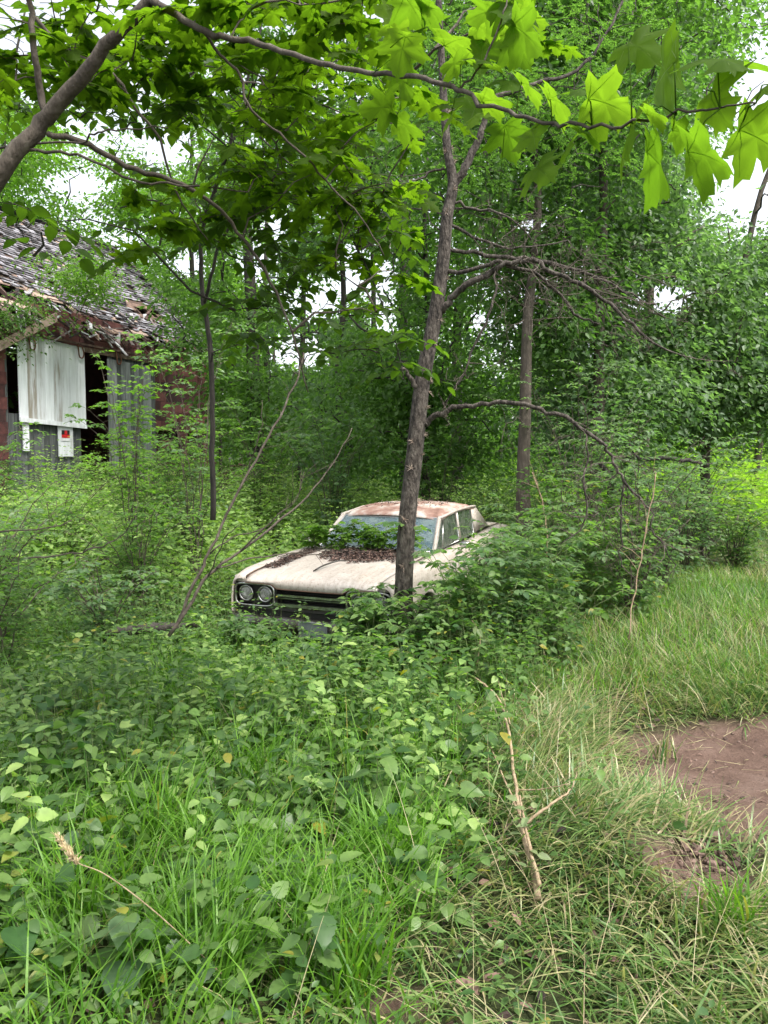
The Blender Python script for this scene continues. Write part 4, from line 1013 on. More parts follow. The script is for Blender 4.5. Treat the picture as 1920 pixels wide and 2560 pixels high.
# ------------------------------------------------------------------ overhanging maple and the slender dark tree (close to the camera)
def near_tree(name, label, limbs, sprays, m, barkm, tpl, size, nleaf, twl, extra=None, maxd=None):
    P0, r0 = pixpath(limbs[0]); base = P0[0].copy(); root = empty(name, base); tag(root, label, 'tree'); tb = MB(); nodes = []
    for l in limbs:
        P, r = pixpath(l, 4, .003); r = r*.8; tube(tb, P-base, r, 9); nodes += list(P[(2 if l is not limbs[0] else 8):]-base)
    tb.build('trunk', M[barkm], root, smooth=True)
    tw, lf = MB(), MB(); tg = []
    for (x0, x1, y0, y1, Ya, Yb, n) in sprays:
        for k in range(n): 
            p = W(random.uniform(x0, x1), random.uniform(y0, y1), random.uniform(Ya, Yb)); 
            q_ = proj(p); 
            if 1045 < q_[0] < 1215 and q_[1] < 900: continue      # the limbs part here around the thorn tree
            if keep(p[None])[0] or random.random() < .3: tg.append(p-base)
    if extra: tg += [W(*e)-base for e in extra]
    grow(tw, nodes, tg, .008, .0018, wob=.04, sides=5)
    for p in tg:
        a = random.uniform(0, 2*pi); ax = unit(np.array([cos(a), sin(a), random.uniform(-.45, .1)]))*twl*random.uniform(.7, 1.2)
        leafytwig(tw, lf, tpl, p-ax*.3, p+ax*.7, nleaf, size, .3, .0016)
    tw.build('twigs', M[barkm], root); lf.build('crown', M[m], root, smooth=True); return root, lf
maple_limbs = [
 [(-420, 1750, 3.3, 38), (-330, 1250, 3.2, 34), (-180, 780, 3.1, 30), (0, 430, 3.0, 27), (60, 360, 3.0, 26), (120, 290, 3.0, 24), (200, 200, 2.95, 22), (290, 90, 2.9, 19), (375, 0, 2.85, 17), (470, -120, 2.8, 14), (560, -300, 2.7, 10)],
 [(118, 292, 3.0, 11), (102, 240, 3.0, 11), (88, 150, 2.95, 10), (78, 60, 2.95, 9), (80, -60, 2.9, 8)],
 [(375, 0, 2.85, 12), (430, 30, 2.8, 11), (500, 72, 2.75, 10), (575, 97, 2.7, 9), (640, 108, 2.65, 9), (720, 132, 2.5, 8), (800, 160, 2.35, 8), (900, 178, 2.2, 7.5), (980, 184, 2.05, 7.5), (1060, 195, 1.9, 7.5), (1150, 225, 1.8, 7), (1210, 260, 1.7, 6.5), (1290, 288, 1.6, 6), (1380, 310, 1.5, 5.5), (1480, 313, 1.4, 5), (1580, 308, 1.32, 4.5), (1690, 288, 1.25, 4), (1800, 272, 1.2, 3.2), (1890, 258, 1.15, 2.5)],
 [(120, 335, 3.0, 9), (180, 345, 3.0, 9), (240, 372, 3.05, 8.5), (340, 425, 3.1, 8), (430, 452, 3.15, 7), (520, 500, 3.2, 6), (580, 560, 3.25, 5.5), (630, 630, 3.3, 5), (690, 730, 3.35, 4), (740, 860, 3.4, 3), (770, 980, 3.5, 2)],
 [(75, 375, 3.0, 5), (150, 383, 3.0, 4.5), (240, 405, 3.0, 4), (330, 450, 3.0, 4), (420, 460, 3.0, 3.5), (520, 470, 3.0, 3), (620, 480, 3.0, 2)],
 [(0, 370, 3.05, 4), (90, 355, 3.0, 3.5), (200, 358, 2.95, 3), (235, 335, 2.9, 3), (290, 325, 2.9, 2.5), (420, 320, 2.9, 2)],
 [(90, 45, 3.2, 6), (150, 110, 3.2, 6), (220, 150, 3.25, 5.5), (290, 195, 3.3, 5), (340, 270, 3.3, 4.5), (400, 350, 3.3, 4), (440, 480, 3.35, 3), (520, 600, 3.4, 2)],
 [(505, 75, 2.75, 5), (560, 150, 2.8, 4.5), (600, 190, 2.8, 4), (620, 260, 2.8, 4), (680, 320, 2.85, 3.5), (760, 390, 2.85, 3.5), (830, 470, 2.9, 3), (900, 540, 2.9, 2.5), (960, 640, 2.9, 2)],
 [(1150, 225, 1.8, 3.5), (1200, 170, 1.8, 3), (1235, 90, 1.8, 3), (1265, 10, 1.8, 2.5), (1280, -60, 1.8, 2)],
]
mroot, mlf = near_tree('maple_tree', 'leaning maple whose long limbs and big lobed leaves overhang the view from upper left', maple_limbs,
   [(-40, 420, -60, 240, 3.1, 3.9, 40), (400, 950, -60, 130, 2.7, 3.8, 44), (560, 1060, 120, 520, 2.9, 4.4, 62), (300, 620, 460, 640, 3.2, 4.2, 10), (820, 1030, 480, 800, 3.4, 4.4, 14), (1150, 1330, -50, 160, 2.4, 3.3, 9)], 'maple', 'bark2', MAP, .092, 6, .30)
# the large foreground maple leaves on the far end of the long limb
bl = MB(); vn = MB(); mb_ = np.array(mroot.location)
big = [(1602, 120, 180), (1655, 190, 235), (1810, 150, 230), (1787, 262, 220), (1527, 262, 190), (1452, 225, 130), (1567, 350, 205), (1655, 420, 240), (1775, 392, 215), (1643, 285, 100), (1712, 335, 110), (1905, 350, 220), (1915, 215, 170),
       (1353, 425, 160), (1415, 372, 150), (1336, 350, 110), (1400, 255, 140), (1319, 90, 160), (1285, 25, 180), (1120, 300, 90), (1128, 160, 110), (1035, 80, 160), (1140, 100, 130), (1205, 150, 120), (1275, 205, 130), (1465, 330, 110), (1330, 215, 130), (1240, 250, 120), (1080, 20, 130)]
limbpx = [(1000, 185), (1060, 195), (1150, 225), (1210, 260), (1290, 288), (1380, 310), (1480, 313), (1580, 308), (1690, 288), (1800, 272), (1890, 258), (1265, 10), (1235, 90), (1200, 170)]
for (cx, cy, wpx) in big:
    ax, ay = min(limbpx, key=lambda q: (q[0]-cx)**2+(q[1]-cy)**2+(0 if q[0] < cx+60 else 9000))
    nY = float(np.interp(ax, [1000, 1060, 1150, 1290, 1480, 1690, 1890], [2.05, 1.9, 1.8, 1.6, 1.4, 1.25, 1.15])) if (ax, ay) not in limbpx[-3:] else 1.8
    p = W(ax, ay, nY); c = W(cx, cy, nY+random.uniform(-.03, .06)); s_ = wpx*nY/F/1.38
    d = unit(np.array([(cx-ax)/220+random.gauss(0, .35), random.uniform(-.6, -.2), -.42+random.gauss(0, .14)])); nn_ = [random.gauss(0, .25), .52+random.gauss(0, .1), .85]
    e = c-d*s_*.42
    tube(bl, [p-mb_, p*.5+e*.5+[0, 0, .012]-mb_, e-mb_], [.0014, .0011, .0009], 4)
    leaves(bl, MAP, [e-mb_], [d], [nn_], [s_]); leaves(vn, VEI, [e-mb_], [d], [nn_], [s_])
for k in range(22):
    ax, ay = random.choice((random.uniform(960, 1060), random.uniform(1180, 1330))), random.uniform(-60, 330); Y = random.uniform(1.7, 2.6); p = W(ax, ay, Y)
    if random.random() < .5 and ay > 200: continue
    e = p+rng.normal(0, .06, 3); tube(bl, [e-mb_, p-mb_], [.0012, .0008], 4)
    d = [random.gauss(0, .7), random.uniform(-.5, .6), random.uniform(-.9, .1)]; nn_ = [random.gauss(0, .3), .4+random.gauss(0, .3), .8]; s_ = random.uniform(.085, .11); leaves(bl, MAP, [p-mb_], [d], [nn_], [s_]); leaves(vn, VEI, [p-mb_], [d], [nn_], [s_])
bo = bl.build('near_leaves', M['fresh'], mroot, smooth=True); vn.build('veins', M['vein'], bo)

dark_limbs = [
 [(532, 1300, 5.2, 9), (531, 1130, 5.2, 8.5), (530, 1000, 5.2, 8), (526, 880, 5.2, 8), (512, 780, 5.2, 7.5), (504, 700, 5.2, 7), (503, 600, 5.15, 6.5), (520, 525, 5.1, 6), (548, 440, 5.0, 5.5), (572, 370, 4.95, 5), (590, 290, 4.9, 4.5), (612, 225, 4.85, 4), (640, 120, 4.8, 3.5), (660, 0, 4.8, 3), (670, -120, 4.8, 3)],
 [(510, 760, 5.2, 5.5), (528, 690, 5.1, 5), (545, 620, 5.05, 5), (580, 560, 5.0, 4.5), (630, 520, 4.95, 4), (690, 480, 4.9, 3), (780, 470, 4.9, 2)],
 [(590, 290, 4.9, 3), (680, 370, 4.6, 3), (780, 460, 4.4, 3), (860, 560, 4.3, 3), (920, 680, 4.2, 2.5), (980, 820, 4.2, 2), (1010, 950, 4.2, 1.5)],
 [(503, 600, 5.15, 3), (440, 540, 5.0, 3), (380, 500, 4.9, 2.5), (300, 520, 4.8, 2)],
 [(572, 370, 4.95, 3), (480, 300, 4.7, 3), (380, 260, 4.5, 2.5), (250, 240, 4.3, 2)],
]
near_tree('slender_tree', 'slender tree with a thin black crooked stem and oval leaves before the barn corner', dark_limbs,
   [(200, 620, 120, 330, 3.6, 5.0, 66), (0, 300, 60, 300, 3.6, 4.8, 36), (560, 900, 260, 520, 3.8, 5.0, 60), (560, 1010, 480, 720, 3.8, 4.8, 66), (640, 1010, 700, 900, 3.9, 4.6, 34), (870, 1040, 820, 960, 4, 4.4, 6), (330, 560, 400, 640, 4.2, 5.2, 16), (560, 700, 600, 880, 4.2, 5, 10), (0, 90, 530, 640, 2.6, 3.2, 4)], 'ovate', 'barkdark', OVN, .082, 9, .36)

# ------------------------------------------------------------------ dead stems, sticks and logs
def sticks(name, label, cat, specs, m, group=None, root_at=None):
    P0 = W(*specs[0][0][:3]); root_mb = MB()
    for sp in specs:
        P, r = pixpath(sp, 4, .006); r = r*.75; tube(root_mb, P-P0, r, 6)
        for k in range(7 if cat == 'dead stem' and len(P) > 12 else 0):
            i_ = random.randint(len(P)//3, len(P)-2); a_ = P[i_]-P0; d_ = unit(P[i_+1]-P[i_]); e_ = unit(d_+rng.normal(0, .7, 3)); l_ = random.uniform(.08, .35)
            tube(root_mb, [a_, a_+e_*l_*.5, a_+e_*l_+rng.normal(0, .03, 3)], [.003, .002, .0008], 4)
    o = root_mb.build(name, M[m], smooth=True); o.location = P0; return tag(o, label, cat, group)
sticks('dead_stem', 'long bare brown stem leaning right from the log, tallest of the dead stems', 'dead stem', [[(440, 1565, 6.3, 6), (500, 1430, 6.35, 5.5), (530, 1370, 6.4, 5), (580, 1260, 6.5, 4.5), (640, 1150, 6.6, 4), (700, 1040, 6.7, 3.5), (745, 940, 6.8, 3), (760, 880, 6.9, 2)], [(525, 1385, 6.4, 3), (580, 1345, 6.4, 2.5), (660, 1320, 6.4, 2)], [(620, 1185, 6.6, 2), (650, 1080, 6.5, 1.5), (655, 1000, 6.5, 1)]], 'deadwood', 'dead stems leaning left of the car')
sticks('dead_stem', 'pale bare stem forking low toward the bonnet', 'dead stem', [[(422, 1590, 6.2, 7), (480, 1500, 6.25, 6), (520, 1440, 6.3, 5.5), (600, 1380, 6.4, 4.5), (690, 1310, 6.5, 4), (770, 1240, 6.6, 3), (830, 1160, 6.7, 2), (880, 1070, 6.8, 1.5)], [(540, 1420, 6.3, 3), (640, 1395, 6.4, 2.5), (740, 1385, 6.5, 2), (840, 1388, 6.6, 1)], [(600, 1380, 6.4, 3), (680, 1300, 6.3, 2.2), (740, 1250, 6.3, 1.5), (760, 1180, 6.3, 1)], [(520, 1440, 6.3, 2.5), (560, 1350, 6.1, 2), (600, 1310, 6.0, 1)]], 'deadwood', 'dead stems leaning left of the car')
sticks('dead_stem', 'thin arching bare stem in front of the bush at far left', 'dead stem', [[(70, 1395, 5.6, 3), (160, 1385, 5.6, 3), (240, 1370, 5.6, 3), (300, 1340, 5.6, 2), (330, 1300, 5.6, 1.5)], [(0, 1330, 5.6, 3), (120, 1320, 5.6, 2.5), (180, 1300, 5.6, 2)]], 'deadwood')
sticks('dead_stem', 'bare pale shoot rising from the weeds right of the car', 'dead stem', [[(1366, 1450, 8.2, 2.2), (1368, 1380, 8.2, 2.2), (1362, 1290, 8.2, 2), (1345, 1220, 8.2, 2.2), (1330, 1180, 8.2, 1.5)]], 'palewood')
sticks('dead_stem', 'straight dry reed at the edge of the path', 'dead stem', [[(1572, 1600, 6.0, 2.6), (1585, 1500, 6.05, 2.4), (1600, 1400, 6.1, 2), (1620, 1300, 6.15, 2), (1640, 1180, 6.2, 1.5)]], 'palewood')
sticks('fallen_branch', 'rotten reddish branch hanging level inside the right-hand thicket', 'branch', [[(1600, 1148, 10.8, 7), (1660, 1145, 10.8, 8), (1720, 1152, 10.8, 7), (1760, 1160, 10.8, 4), (1785, 1158, 10.8, 2)], [(1560, 1100, 10.9, 3), (1600, 1148, 10.8, 5)], [(1500, 1160, 10.9, 9), (1540, 1205, 10.9, 9), (1580, 1260, 10.9, 9)]], 'barkdark')
sticks('log', 'brown rotting log on the ground left of the car bumper', 'log', [[(270, 1582, 6.7, 12), (330, 1574, 6.75, 18), (400, 1568, 6.8, 18), (450, 1566, 6.9, 15), (500, 1566, 7.0, 9)]], 'barkdark')
def gstick(sp, lift=.06):
    P = np.array([hit(a, b, lift+l*1.5) for a, b, l, r in sp]); k_ = np.arange(len(P))
    zf = np.polyval(np.polyfit(k_, P[:, 2], 2), k_); P[:, 2] = np.where(k_ > 0, zf*.8+P[:, 2]*.2, P[:, 2]); return smoothpath(P, [r for *_, r in sp], 5, .0018)
cs = MB(); lf = MB()
base = hit(1345, 2245, .06)
lines = [[(1345, 2245, 0.0, .014), (1335, 2190, .0, .013), (1318, 2120, .02, .012), (1302, 2040, .04, .0105), (1290, 1960, .06, .009), (1278, 1880, .07, .0085), (1268, 1810, .09, .008), (1245, 1755, .10, .0075), (1210, 1715, .13, .007), (1160, 1675, .16, .006), (1070, 1622, .2, .003)],
 [(1350, 2215, .02, .009), (1330, 2140, .03, .008), (1310, 2050, .05, .006), (1300, 1990, .08, .004)],
 [(1305, 2050, .03, .007), (1265, 1960, .04, .005), (1220, 1860, .05, .0045), (1170, 1790, .06, .004), (1100, 1715, .06, .002)],
 [(1312, 2060, .04, .007), (1360, 2030, .05, .006), (1400, 1995, .06, .005), (1428, 1965, .06, .004), (1442, 1935, .06, .002)],
 [(1295, 1975, .05, .004), (1360, 1972, .05, .003), (1420, 1960, .06, .002)],
 [(1185, 1695, .10, .004), (1195, 1640, .22, .0035), (1200, 1590, .32, .003), (1180, 1550, .42, .002)],
 [(1135, 1660, .10, .004), (1145, 1610, .2, .003), (1140, 1570, .3, .003), (1118, 1530, .38, .002)],
 [(1275, 1810, .09, .004), (1262, 1760, .12, .003), (1245, 1700, .14, .002)]]
for li, l in enumerate(lines):
    P, r = gstick(l); tube(cs, P-base, r, 7)
    if li in (5, 6):
        for k in range(9):
            i = 2+int(k*(len(P)-3)/9); d = unit(rng.normal(0, .6, 3)+[random.choice((-.9, .9)), -.1, -.7]); leaves(lf, OVM, [P[i]-base], [d], [rng.normal(0, .5, 3)+[0, -.5, .6]], [.075])
    if li in (0, 2, 1):
        for k in range(14):
            i = random.randint(4, len(P)-1); leaves(lf, OVM, [P[i]-base+rng.normal(0, .03, 3)], [rng.normal(0, 1, 3)*[1, 1, .3]], [rng.normal(0, .4, 3)+[0, 0, 1]], [.06])
croot = empty('cut_sapling', base); tag(croot, 'cut pale forked sapling lying on the flattened grass, stump end toward the camera', 'cut sapling')
cs.build('stem', M['palewood'], croot, smooth=True); lf.build('foliage', M['wilt'], croot)

# ------------------------------------------------------------------ grass and weeds
def blades(mb, P, h, az, lean, wdt, curl, rnd=None):
    """bent blades: P (N,3), heights h, azimuth az, lean = initial lean (rad), curl = extra bend"""
    n = len(P); K = 5; d = np.stack([np.cos(az), np.sin(az), np.zeros(n)], -1); side = np.stack([-np.sin(az), np.cos(az), np.zeros(n)], -1)
    tw = rng.normal(0, .5, n)[:, None]; side = unit(side*np.cos(tw)+d*np.sin(tw))
    pos = P.copy(); ang = lean.copy(); V = []
    for k in range(K):
        wk = wdt*(1, .95, .8, .5, 0)[k]
        if k < K-1: V += [pos-side*wk[:, None]/2, pos+side*wk[:, None]/2]
        else: V.append(pos)
        st = h/(K-1); pos = pos+d*(np.sin(ang)*st)[:, None]+np.array([0, 0, 1.])*(np.cos(ang)*st)[:, None]; ang = np.minimum(ang+curl*(.6+.35*k), 2.3)
    V = np.stack(V, 1); m = V.shape[1]
    gz = g(V[..., 0], V[..., 1])+.006; V[..., 2] = np.maximum(V[..., 2], gz+np.linspace(0, .012, m)[None])
    T = []
    for k in range(K-2): a = 2*k; T += [(a, a+1, a+3), (a, a+3, a+2)]
    T.append((2*(K-2), 2*(K-2)+1, 2*(K-1)))
    T = np.array(T); Tn = (T[None]+(np.arange(n)*m)[:, None, None]).reshape(-1, 3)
    mb.add(V.reshape(-1, 3), Tn, None, np.repeat(rng.random(n) if rnd is None else rnd, m))
def scatter(n, x0, x1, y0, y1, dens=None):
    x = rng.uniform(x0, x1, n); y = rng.uniform(y0, y1, n); k = ~incar(x, y, -.02) & (np.abs(x) < .56*y+.5)
    k &= rng.random(n) > bare(x, y)*1.02
    if dens is not None: k &= rng.random(n) < dens(x, y)
    x, y = x[k], y[k]; return np.stack([x, y, g(x, y)], -1)
# how trampled / mown the grass is: right of the line from the camera to the path
def tramp(x, y): return sst(-.25, .55, x-.08-.22*(y-3.2)+.3*noise2(x, y, 1.7, 2))
lush, flat_ = MB(), MB()
P = scatter(40000, -3.2, 2.2, 1.7, 6.2, lambda x, y: (1-tramp(x, y))*np.clip(.2+.7*noise2(x, y, 2.1, 1)+.35*sst(-1, .3, x)*sst(4.5, 2.6, y), .05, 1)); n = len(P)
blades(lush, P, rng.uniform(.12, .36, n)*(1+.4*rng.random(n)), rng.normal(-.3, 1.6, n), rng.uniform(.05, .6, n), rng.uniform(.004, .0105, n), rng.uniform(.15, .6, n))
P = scatter(22000, -5, 5, 5.5, 11, lambda x, y: .75*(1-.6*sst(0, -2, x))); n = len(P)
blades(lush, P, rng.uniform(.12, .35, n), rng.uniform(0, 6.3, n), rng.uniform(.05, .5, n), rng.uniform(.004, .008, n), rng.uniform(.1, .5, n))
for k in range(78):      # arching sheaves of wide blades
    c = hit(random.uniform(-60, 1050), random.uniform(1750, 2540)) if k < 40 else hit(random.uniform(330, 1080), random.uniform(2080, 2560)); nb = 26
    if float(tramp(c[0], c[1])) > .6: continue
    P = c+rng.normal(0, .035, (nb, 3))*[1, 1, 0]; P[:, 2] = g(P[:, 0], P[:, 1]); L_ = random.uniform(.28, .52)
    blades(lush, P, rng.uniform(.6, 1.05, nb)*L_, random.uniform(0, 6.3)+rng.normal(0, 1.1, nb), rng.uniform(.05, .6, nb), rng.uniform(.006, .0115, nb), rng.uniform(.15, .42, nb), rng.uniform(.2, .85, nb))
tag(lush.build('grass', M['grass']), 'lush green grass growing between the weeds', 'grass', kind='stuff')
P = scatter(66000, -.5, 3.4, 1.6, 6.5, lambda x, y: tramp(x, y)*np.clip(.55+.7*noise2(x, y, 3.3, 1), .08, 1)); n = len(P)
az = -.6+2.6*noise2(P[:, 0], P[:, 1], 1.5, 3)+rng.normal(0, .9, n)
blades(flat_, P+[0, 0, .01]*rng.random((n, 1)), rng.uniform(.09, .34, n), az, rng.uniform(.4, 1.5, n), .004+.008*rng.random(n)**1.6, rng.uniform(.05, .45, n), np.clip(rng.beta(1.3, 1.5, n)+.15*noise2(P[:, 0], P[:, 1], 2.2, 1), 0, 1))
P = scatter(52000, .8, 9, 6.0, 15, lambda x, y: sst(-.5, .6, x-(1.4+.26*(y-6)))*(1-.3*sst(8, 15, y))); n = len(P)
blades(flat_, P, rng.uniform(.1, .3, n), rng.uniform(0, 6.3, n), rng.uniform(.2, 1.1, n), rng.uniform(.005, .009, n), rng.uniform(.1, .5, n), np.clip(rng.beta(1.4, 1.9, n)+.2*noise2(P[:, 0], P[:, 1], 1.3, 2), 0, 1))
P = scatter(26000, 3, 20, 15, 38); n = len(P)
blades(flat_, P, rng.uniform(.2, .5, n), rng.uniform(0, 6.3, n), rng.uniform(.1, .7, n), rng.uniform(.012, .025, n), rng.uniform(.1, .4, n), rng.random(n)*.6)
P = scatter(2600, -2.2, 3.6, 1.8, 8, lambda x, y: .25+.75*tramp(x, y)); n = len(P)   # long dry stalks
blades(flat_, P+[0, 0, .03], rng.uniform(.25, .6, n), rng.uniform(0, 6.3, n), rng.uniform(.5, 1.45, n), rng.uniform(.002, .0035, n), rng.uniform(0, .2, n), rng.uniform(.8, 1, n))
P = scatter(700, 1.1, 3.6, 2.9, 5.2); n = 260; xy = np.stack([rng.uniform(1.2, 3.4, n), rng.uniform(3.1, 5.0, n)], -1); P = np.concatenate([xy, g(xy[:, 0], xy[:, 1])[:, None]+.012], 1)
blades(flat_, P, rng.uniform(.04, .2, n), rng.uniform(0, 6.3, n), rng.uniform(1.3, 1.55, n), rng.uniform(.002, .005, n), rng.uniform(0, .1, n), rng.uniform(.5, 1, n))
xy = np.stack([rng.uniform(1.3, 3.4, 500), rng.uniform(3.1, 5.1, 500)], -1); P = np.concatenate([xy, g(xy[:, 0], xy[:, 1])[:, None]+.014], 1)
dl = MB(); leaves(dl, LNM, P, rng.normal(0, 1, (500, 3))*[1, 1, .15], rng.normal(0, .25, (500, 3))+[0, 0, 1], rng.uniform(.01, .035, 500))
P = scatter(2200, -2.5, 2.2, 1.9, 6.5); n = len(P); leaves(dl, OVM, P+[0, 0, .02], rng.normal(0, 1, (n, 3))*[1, 1, .3], rng.normal(0, .35, (n, 3))+[0, 0, 1], rng.uniform(.03, .07, n))
tag(dl.build('leaf_litter', M['litter']), 'dead leaf scraps on the bare dirt and under the weeds', 'leaf litter', kind='stuff')
tag(flat_.build('trampled_grass', M['straw']), 'trampled pale green and straw coloured grass along the path', 'grass', kind='stuff')
# arching tussocks in the left foreground: one thing each
for i, (px, py, nb, L_, lab) in enumerate(((400, 2130, 60, .55, 'tall arching grass tussock in the left foreground, the largest one'), (210, 2330, 46, .48, 'arching grass tussock at the lower left, below the broad dark leaves'), (760, 2350, 60, .42, 'bright grass tussock at the bottom left of centre'),
     (1650, 1900, 40, .22, 'small yellowing grass tuft on the far rim of the dirt patch'), (880, 2480, 70, .4, 'thick bright grass tussock at the bottom edge, centre'), (270, 1640, 50, .4, 'fine pale grass tussock in front of the log'), (1000, 2080, 36, .34, 'grass tussock left of the cut sapling stump'), (1830, 2330, 60, .3, 'coarse grass tussock at the lower right'))):
    c = hit(px, py); mb = MB(); P = c+rng.normal(0, .05, (nb, 3))*[1, 1, 0]; P[:, 2] = g(P[:, 0], P[:, 1])
    blades(mb, P, rng.uniform(.5, 1.05, nb)*L_, rng.uniform(0, 6.3, nb), rng.uniform(.02, .45, nb), rng.uniform(.007, .0125, nb), rng.uniform(.1, .38, nb))
    tag(mb.build('grass_tussock', M['grass'] if i != 3 else M['straw']), lab, 'grass tussock', 'grass tussocks')
def weeds(mb, st, P, H, az0, K, size, tpl, tilt=.15, top=.15):
    n = len(P); lean = rng.normal(0, .18, (n, 2))*H[:, None]
    for k in range(K):
        t = .15+.85*(k+1)/K; c = P+np.concatenate([lean*t*t, (H*t)[:, None]], 1)
        for s in (0, pi):
            a = az0+k*1.62+s+rng.normal(0, .25, n); d = np.stack([np.cos(a), np.sin(a), rng.uniform(-.45, .25, n)+(.25 if k == K-1 else 0)], -1)
            sz = size*(1.1-.45*t)*rng.uniform(.7, 1.2, n); off = d*[1, 1, .3]*(sz*.15)[:, None]
            kk = rng.random(n) < .93
            leaves(mb, tpl, (c+off)[kk], d[kk], (rng.normal(0, .3, (n, 3))+[0, 0, 1])[kk], sz[kk], rng.random(int(kk.sum())))
    if st is not None:
        top_ = P+np.concatenate([lean, H[:, None]], 1); x = np.array([.5, .5, 0])*.006
        V = np.stack([P-x, P+x, top_], 1).reshape(-1, 3); st.add(V, np.arange(3*n).reshape(-1, 3))
cover = MB(); stm = MB()
def zone(n, x0, x1, y0, y1, h0, h1, s0, s1, K, tpl, dens=None, dst=None):
    P = scatter(n, x0, x1, y0, y1, dens); m = len(P); H = rng.uniform(h0, h1, m)*1.2*(1+.5*noise2(P[:, 0], P[:, 1], 1.1, 3))
    weeds(dst or cover, stm, P, H, rng.uniform(0, 6.3, m), K, rng.uniform(s0, s1, m), tpl)
zone(3300, -3, 1.4, 1.9, 6.4, .05, .17, .04, .07, 3, OVM, lambda x, y: (1-tramp(x, y)*.93))
zone(850, -3, 1.1, 3.6, 6.6, .2, .46, .065, .11, 5, OVN, lambda x, y: (1-tramp(x, y)*.97)*np.clip(.55+.9*noise2(x, y, 1.2, 1), .05, 1))
zone(600, -3, 1.0, 3.4, 6.6, .25, .55, .08, .13, 6, LNM, lambda x, y: (1-tramp(x, y)*.97)*np.clip(.5-.9*noise2(x, y, 1.4, 2), .05, 1))
zone(1300, -3, 1.2, 2.2, 6.6, .12, .34, .065, .11, 4, OVN, lambda x, y: (1-tramp(x, y)*.97)*np.clip(.5+.9*noise2(x, y, 1.6, 2), .05, 1))
zone(420, -3, .9, 1.9, 5.5, .15, .38, .09, .15, 3, HRT, lambda x, y: (1-tramp(x, y)*.99)*np.clip(.4+.9*noise2(x, y, 1.3, 3), .05, 1))
zone(260, -3, .9, 2.2, 5.5, .15, .35, .10, .15, 3, SER, lambda x, y: (1-tramp(x, y)*.99)*np.clip(.4-.9*noise2(x, y, 1.3, 3), .05, 1))
zone(2600, -5.5, -.6, 6, 9.5, .15, .55, .055, .10, 5, OVM)
zone(1300, .3, 2.8, 5.7, 8.5, .25, .65, .07, .11, 5, OVM, lambda x, y: 1-sst(-.3, .5, x-(.8+.28*(y-5))))
zone(1700, 1.4, 6, 8.5, 14, .5, 1.1, .07, .12, 6, OVM, lambda x, y: 1-sst(-.3, .7, x-(1.6+.32*(y-6))))
zone(900, .2, 3.4, 2, 7, .03, .08, .04, .07, 2, OVM)
tag(cover.build('ground_cover', M['weed'], smooth=True), 'knee-high mix of broadleaf weeds covering the clearing', 'weeds', kind='stuff')
pale = MB()
zone(3200, -8, 1.5, 9, 17, .45, .95, .08, .125, 7, SER, dst=pale)
zone(2200, -12, 4, 16, 27, .5, 1.2, .09, .14, 5, OVM, dst=pale)
mix = MB()
zone(420, -3, 1.0, 2.6, 6.8, .25, .5, .07, .12, 6, SER, lambda x, y: (1-tramp(x, y)*.98)*np.clip(.45+1.0*noise2(x, y, 1.9, 4), .03, 1), dst=mix)
zone(500, -3, 1.6, 3.0, 7.0, .15, .35, .04, .07, 7, LNM, lambda x, y: (1-tramp(x, y)*.9)*np.clip(.45-1.0*noise2(x, y, 2.3, 4), .03, 1), dst=mix)
tag(mix.build('mixed_weeds', M['weedlight'], smooth=True), 'paler toothed and narrow-leaved weeds standing above the ground cover', 'weeds', kind='stuff')
P = scatter(7000, -3.5, 1.6, 3.6, 8, lambda x, y: (1-tramp(x, y))*np.clip(.4+.8*noise2(x, y, 1.5, 3), .03, 1)); n = len(P); tg_ = MB()
blades(tg_, P, rng.uniform(.3, .6, n), rng.uniform(0, 6.3, n), rng.uniform(.05, .4, n), rng.uniform(.004, .009, n), rng.uniform(.1, .4, n))
tag(tg_.build('tall_grass', M['grass']), 'taller grass standing through the weeds before the car', 'grass', kind='stuff')
tag(pale.build('nettle_bank', M['weedlight']), 'pale green bank of nettle-like weeds behind and left of the car', 'weeds', kind='stuff')
brt = MB()
zone(3600, 4.5, 20, 15, 38, .6, 1.7, .16, .26, 5, OVM, dst=brt)
tag(brt.build('meadow_weeds', M['meadow']), 'yellow-green weeds, sunlight put into their colour, in the clearing at the end of the path', 'weeds', kind='stuff')
tag(stm.build('weed_stems', M['stem']), 'thin green stalks under the weeds', 'weeds', kind='stuff')

# individual broad-leaved plants that stand out in the foreground
def plant(label, px, py, H, K, size, tpl, m='weed', lean=.1, name='broadleaf_weed'):
    size *= 1.25; c = hit(px, py); root = empty(name, c); tag(root, label, 'weed', 'broadleaf weeds in the foreground'); st, lf = MB(), MB()
    a0 = random.uniform(0, 6.3); top = np.array([random.gauss(0, lean), random.gauss(0, lean), 1])*H
    P, r = smoothpath([np.zeros(3)-[0, 0, .02], top*[.3, .3, .5], top], [.004, .003, .0015], 4); tube(st, P, r, 5)
    for k in range(K):
        t = .25+.75*(k+1)/K; p = P[min(int(t*(len(P)-1)), len(P)-1)]
        for s in (0, pi):
            a = a0+k*1.6+s+random.gauss(0, .2); d = np.array([cos(a), sin(a), random.uniform(-.2, .2)]); sz = size*(1.15-.5*t)*random.uniform(.85, 1.15); q = p+d*sz*.35
            tube(st, [p, (p+q)/2+[0, 0, .006], q], [.0015, .0012, .001], 4, cap=False); leaves(lf, tpl, [q], [d-[0, 0, .2]], [rng.normal(0, .22, 3)+[0, -.1, 1]], [sz])
    st.build('stem', M['stem'], root); lf.build('foliage', M[m], root)
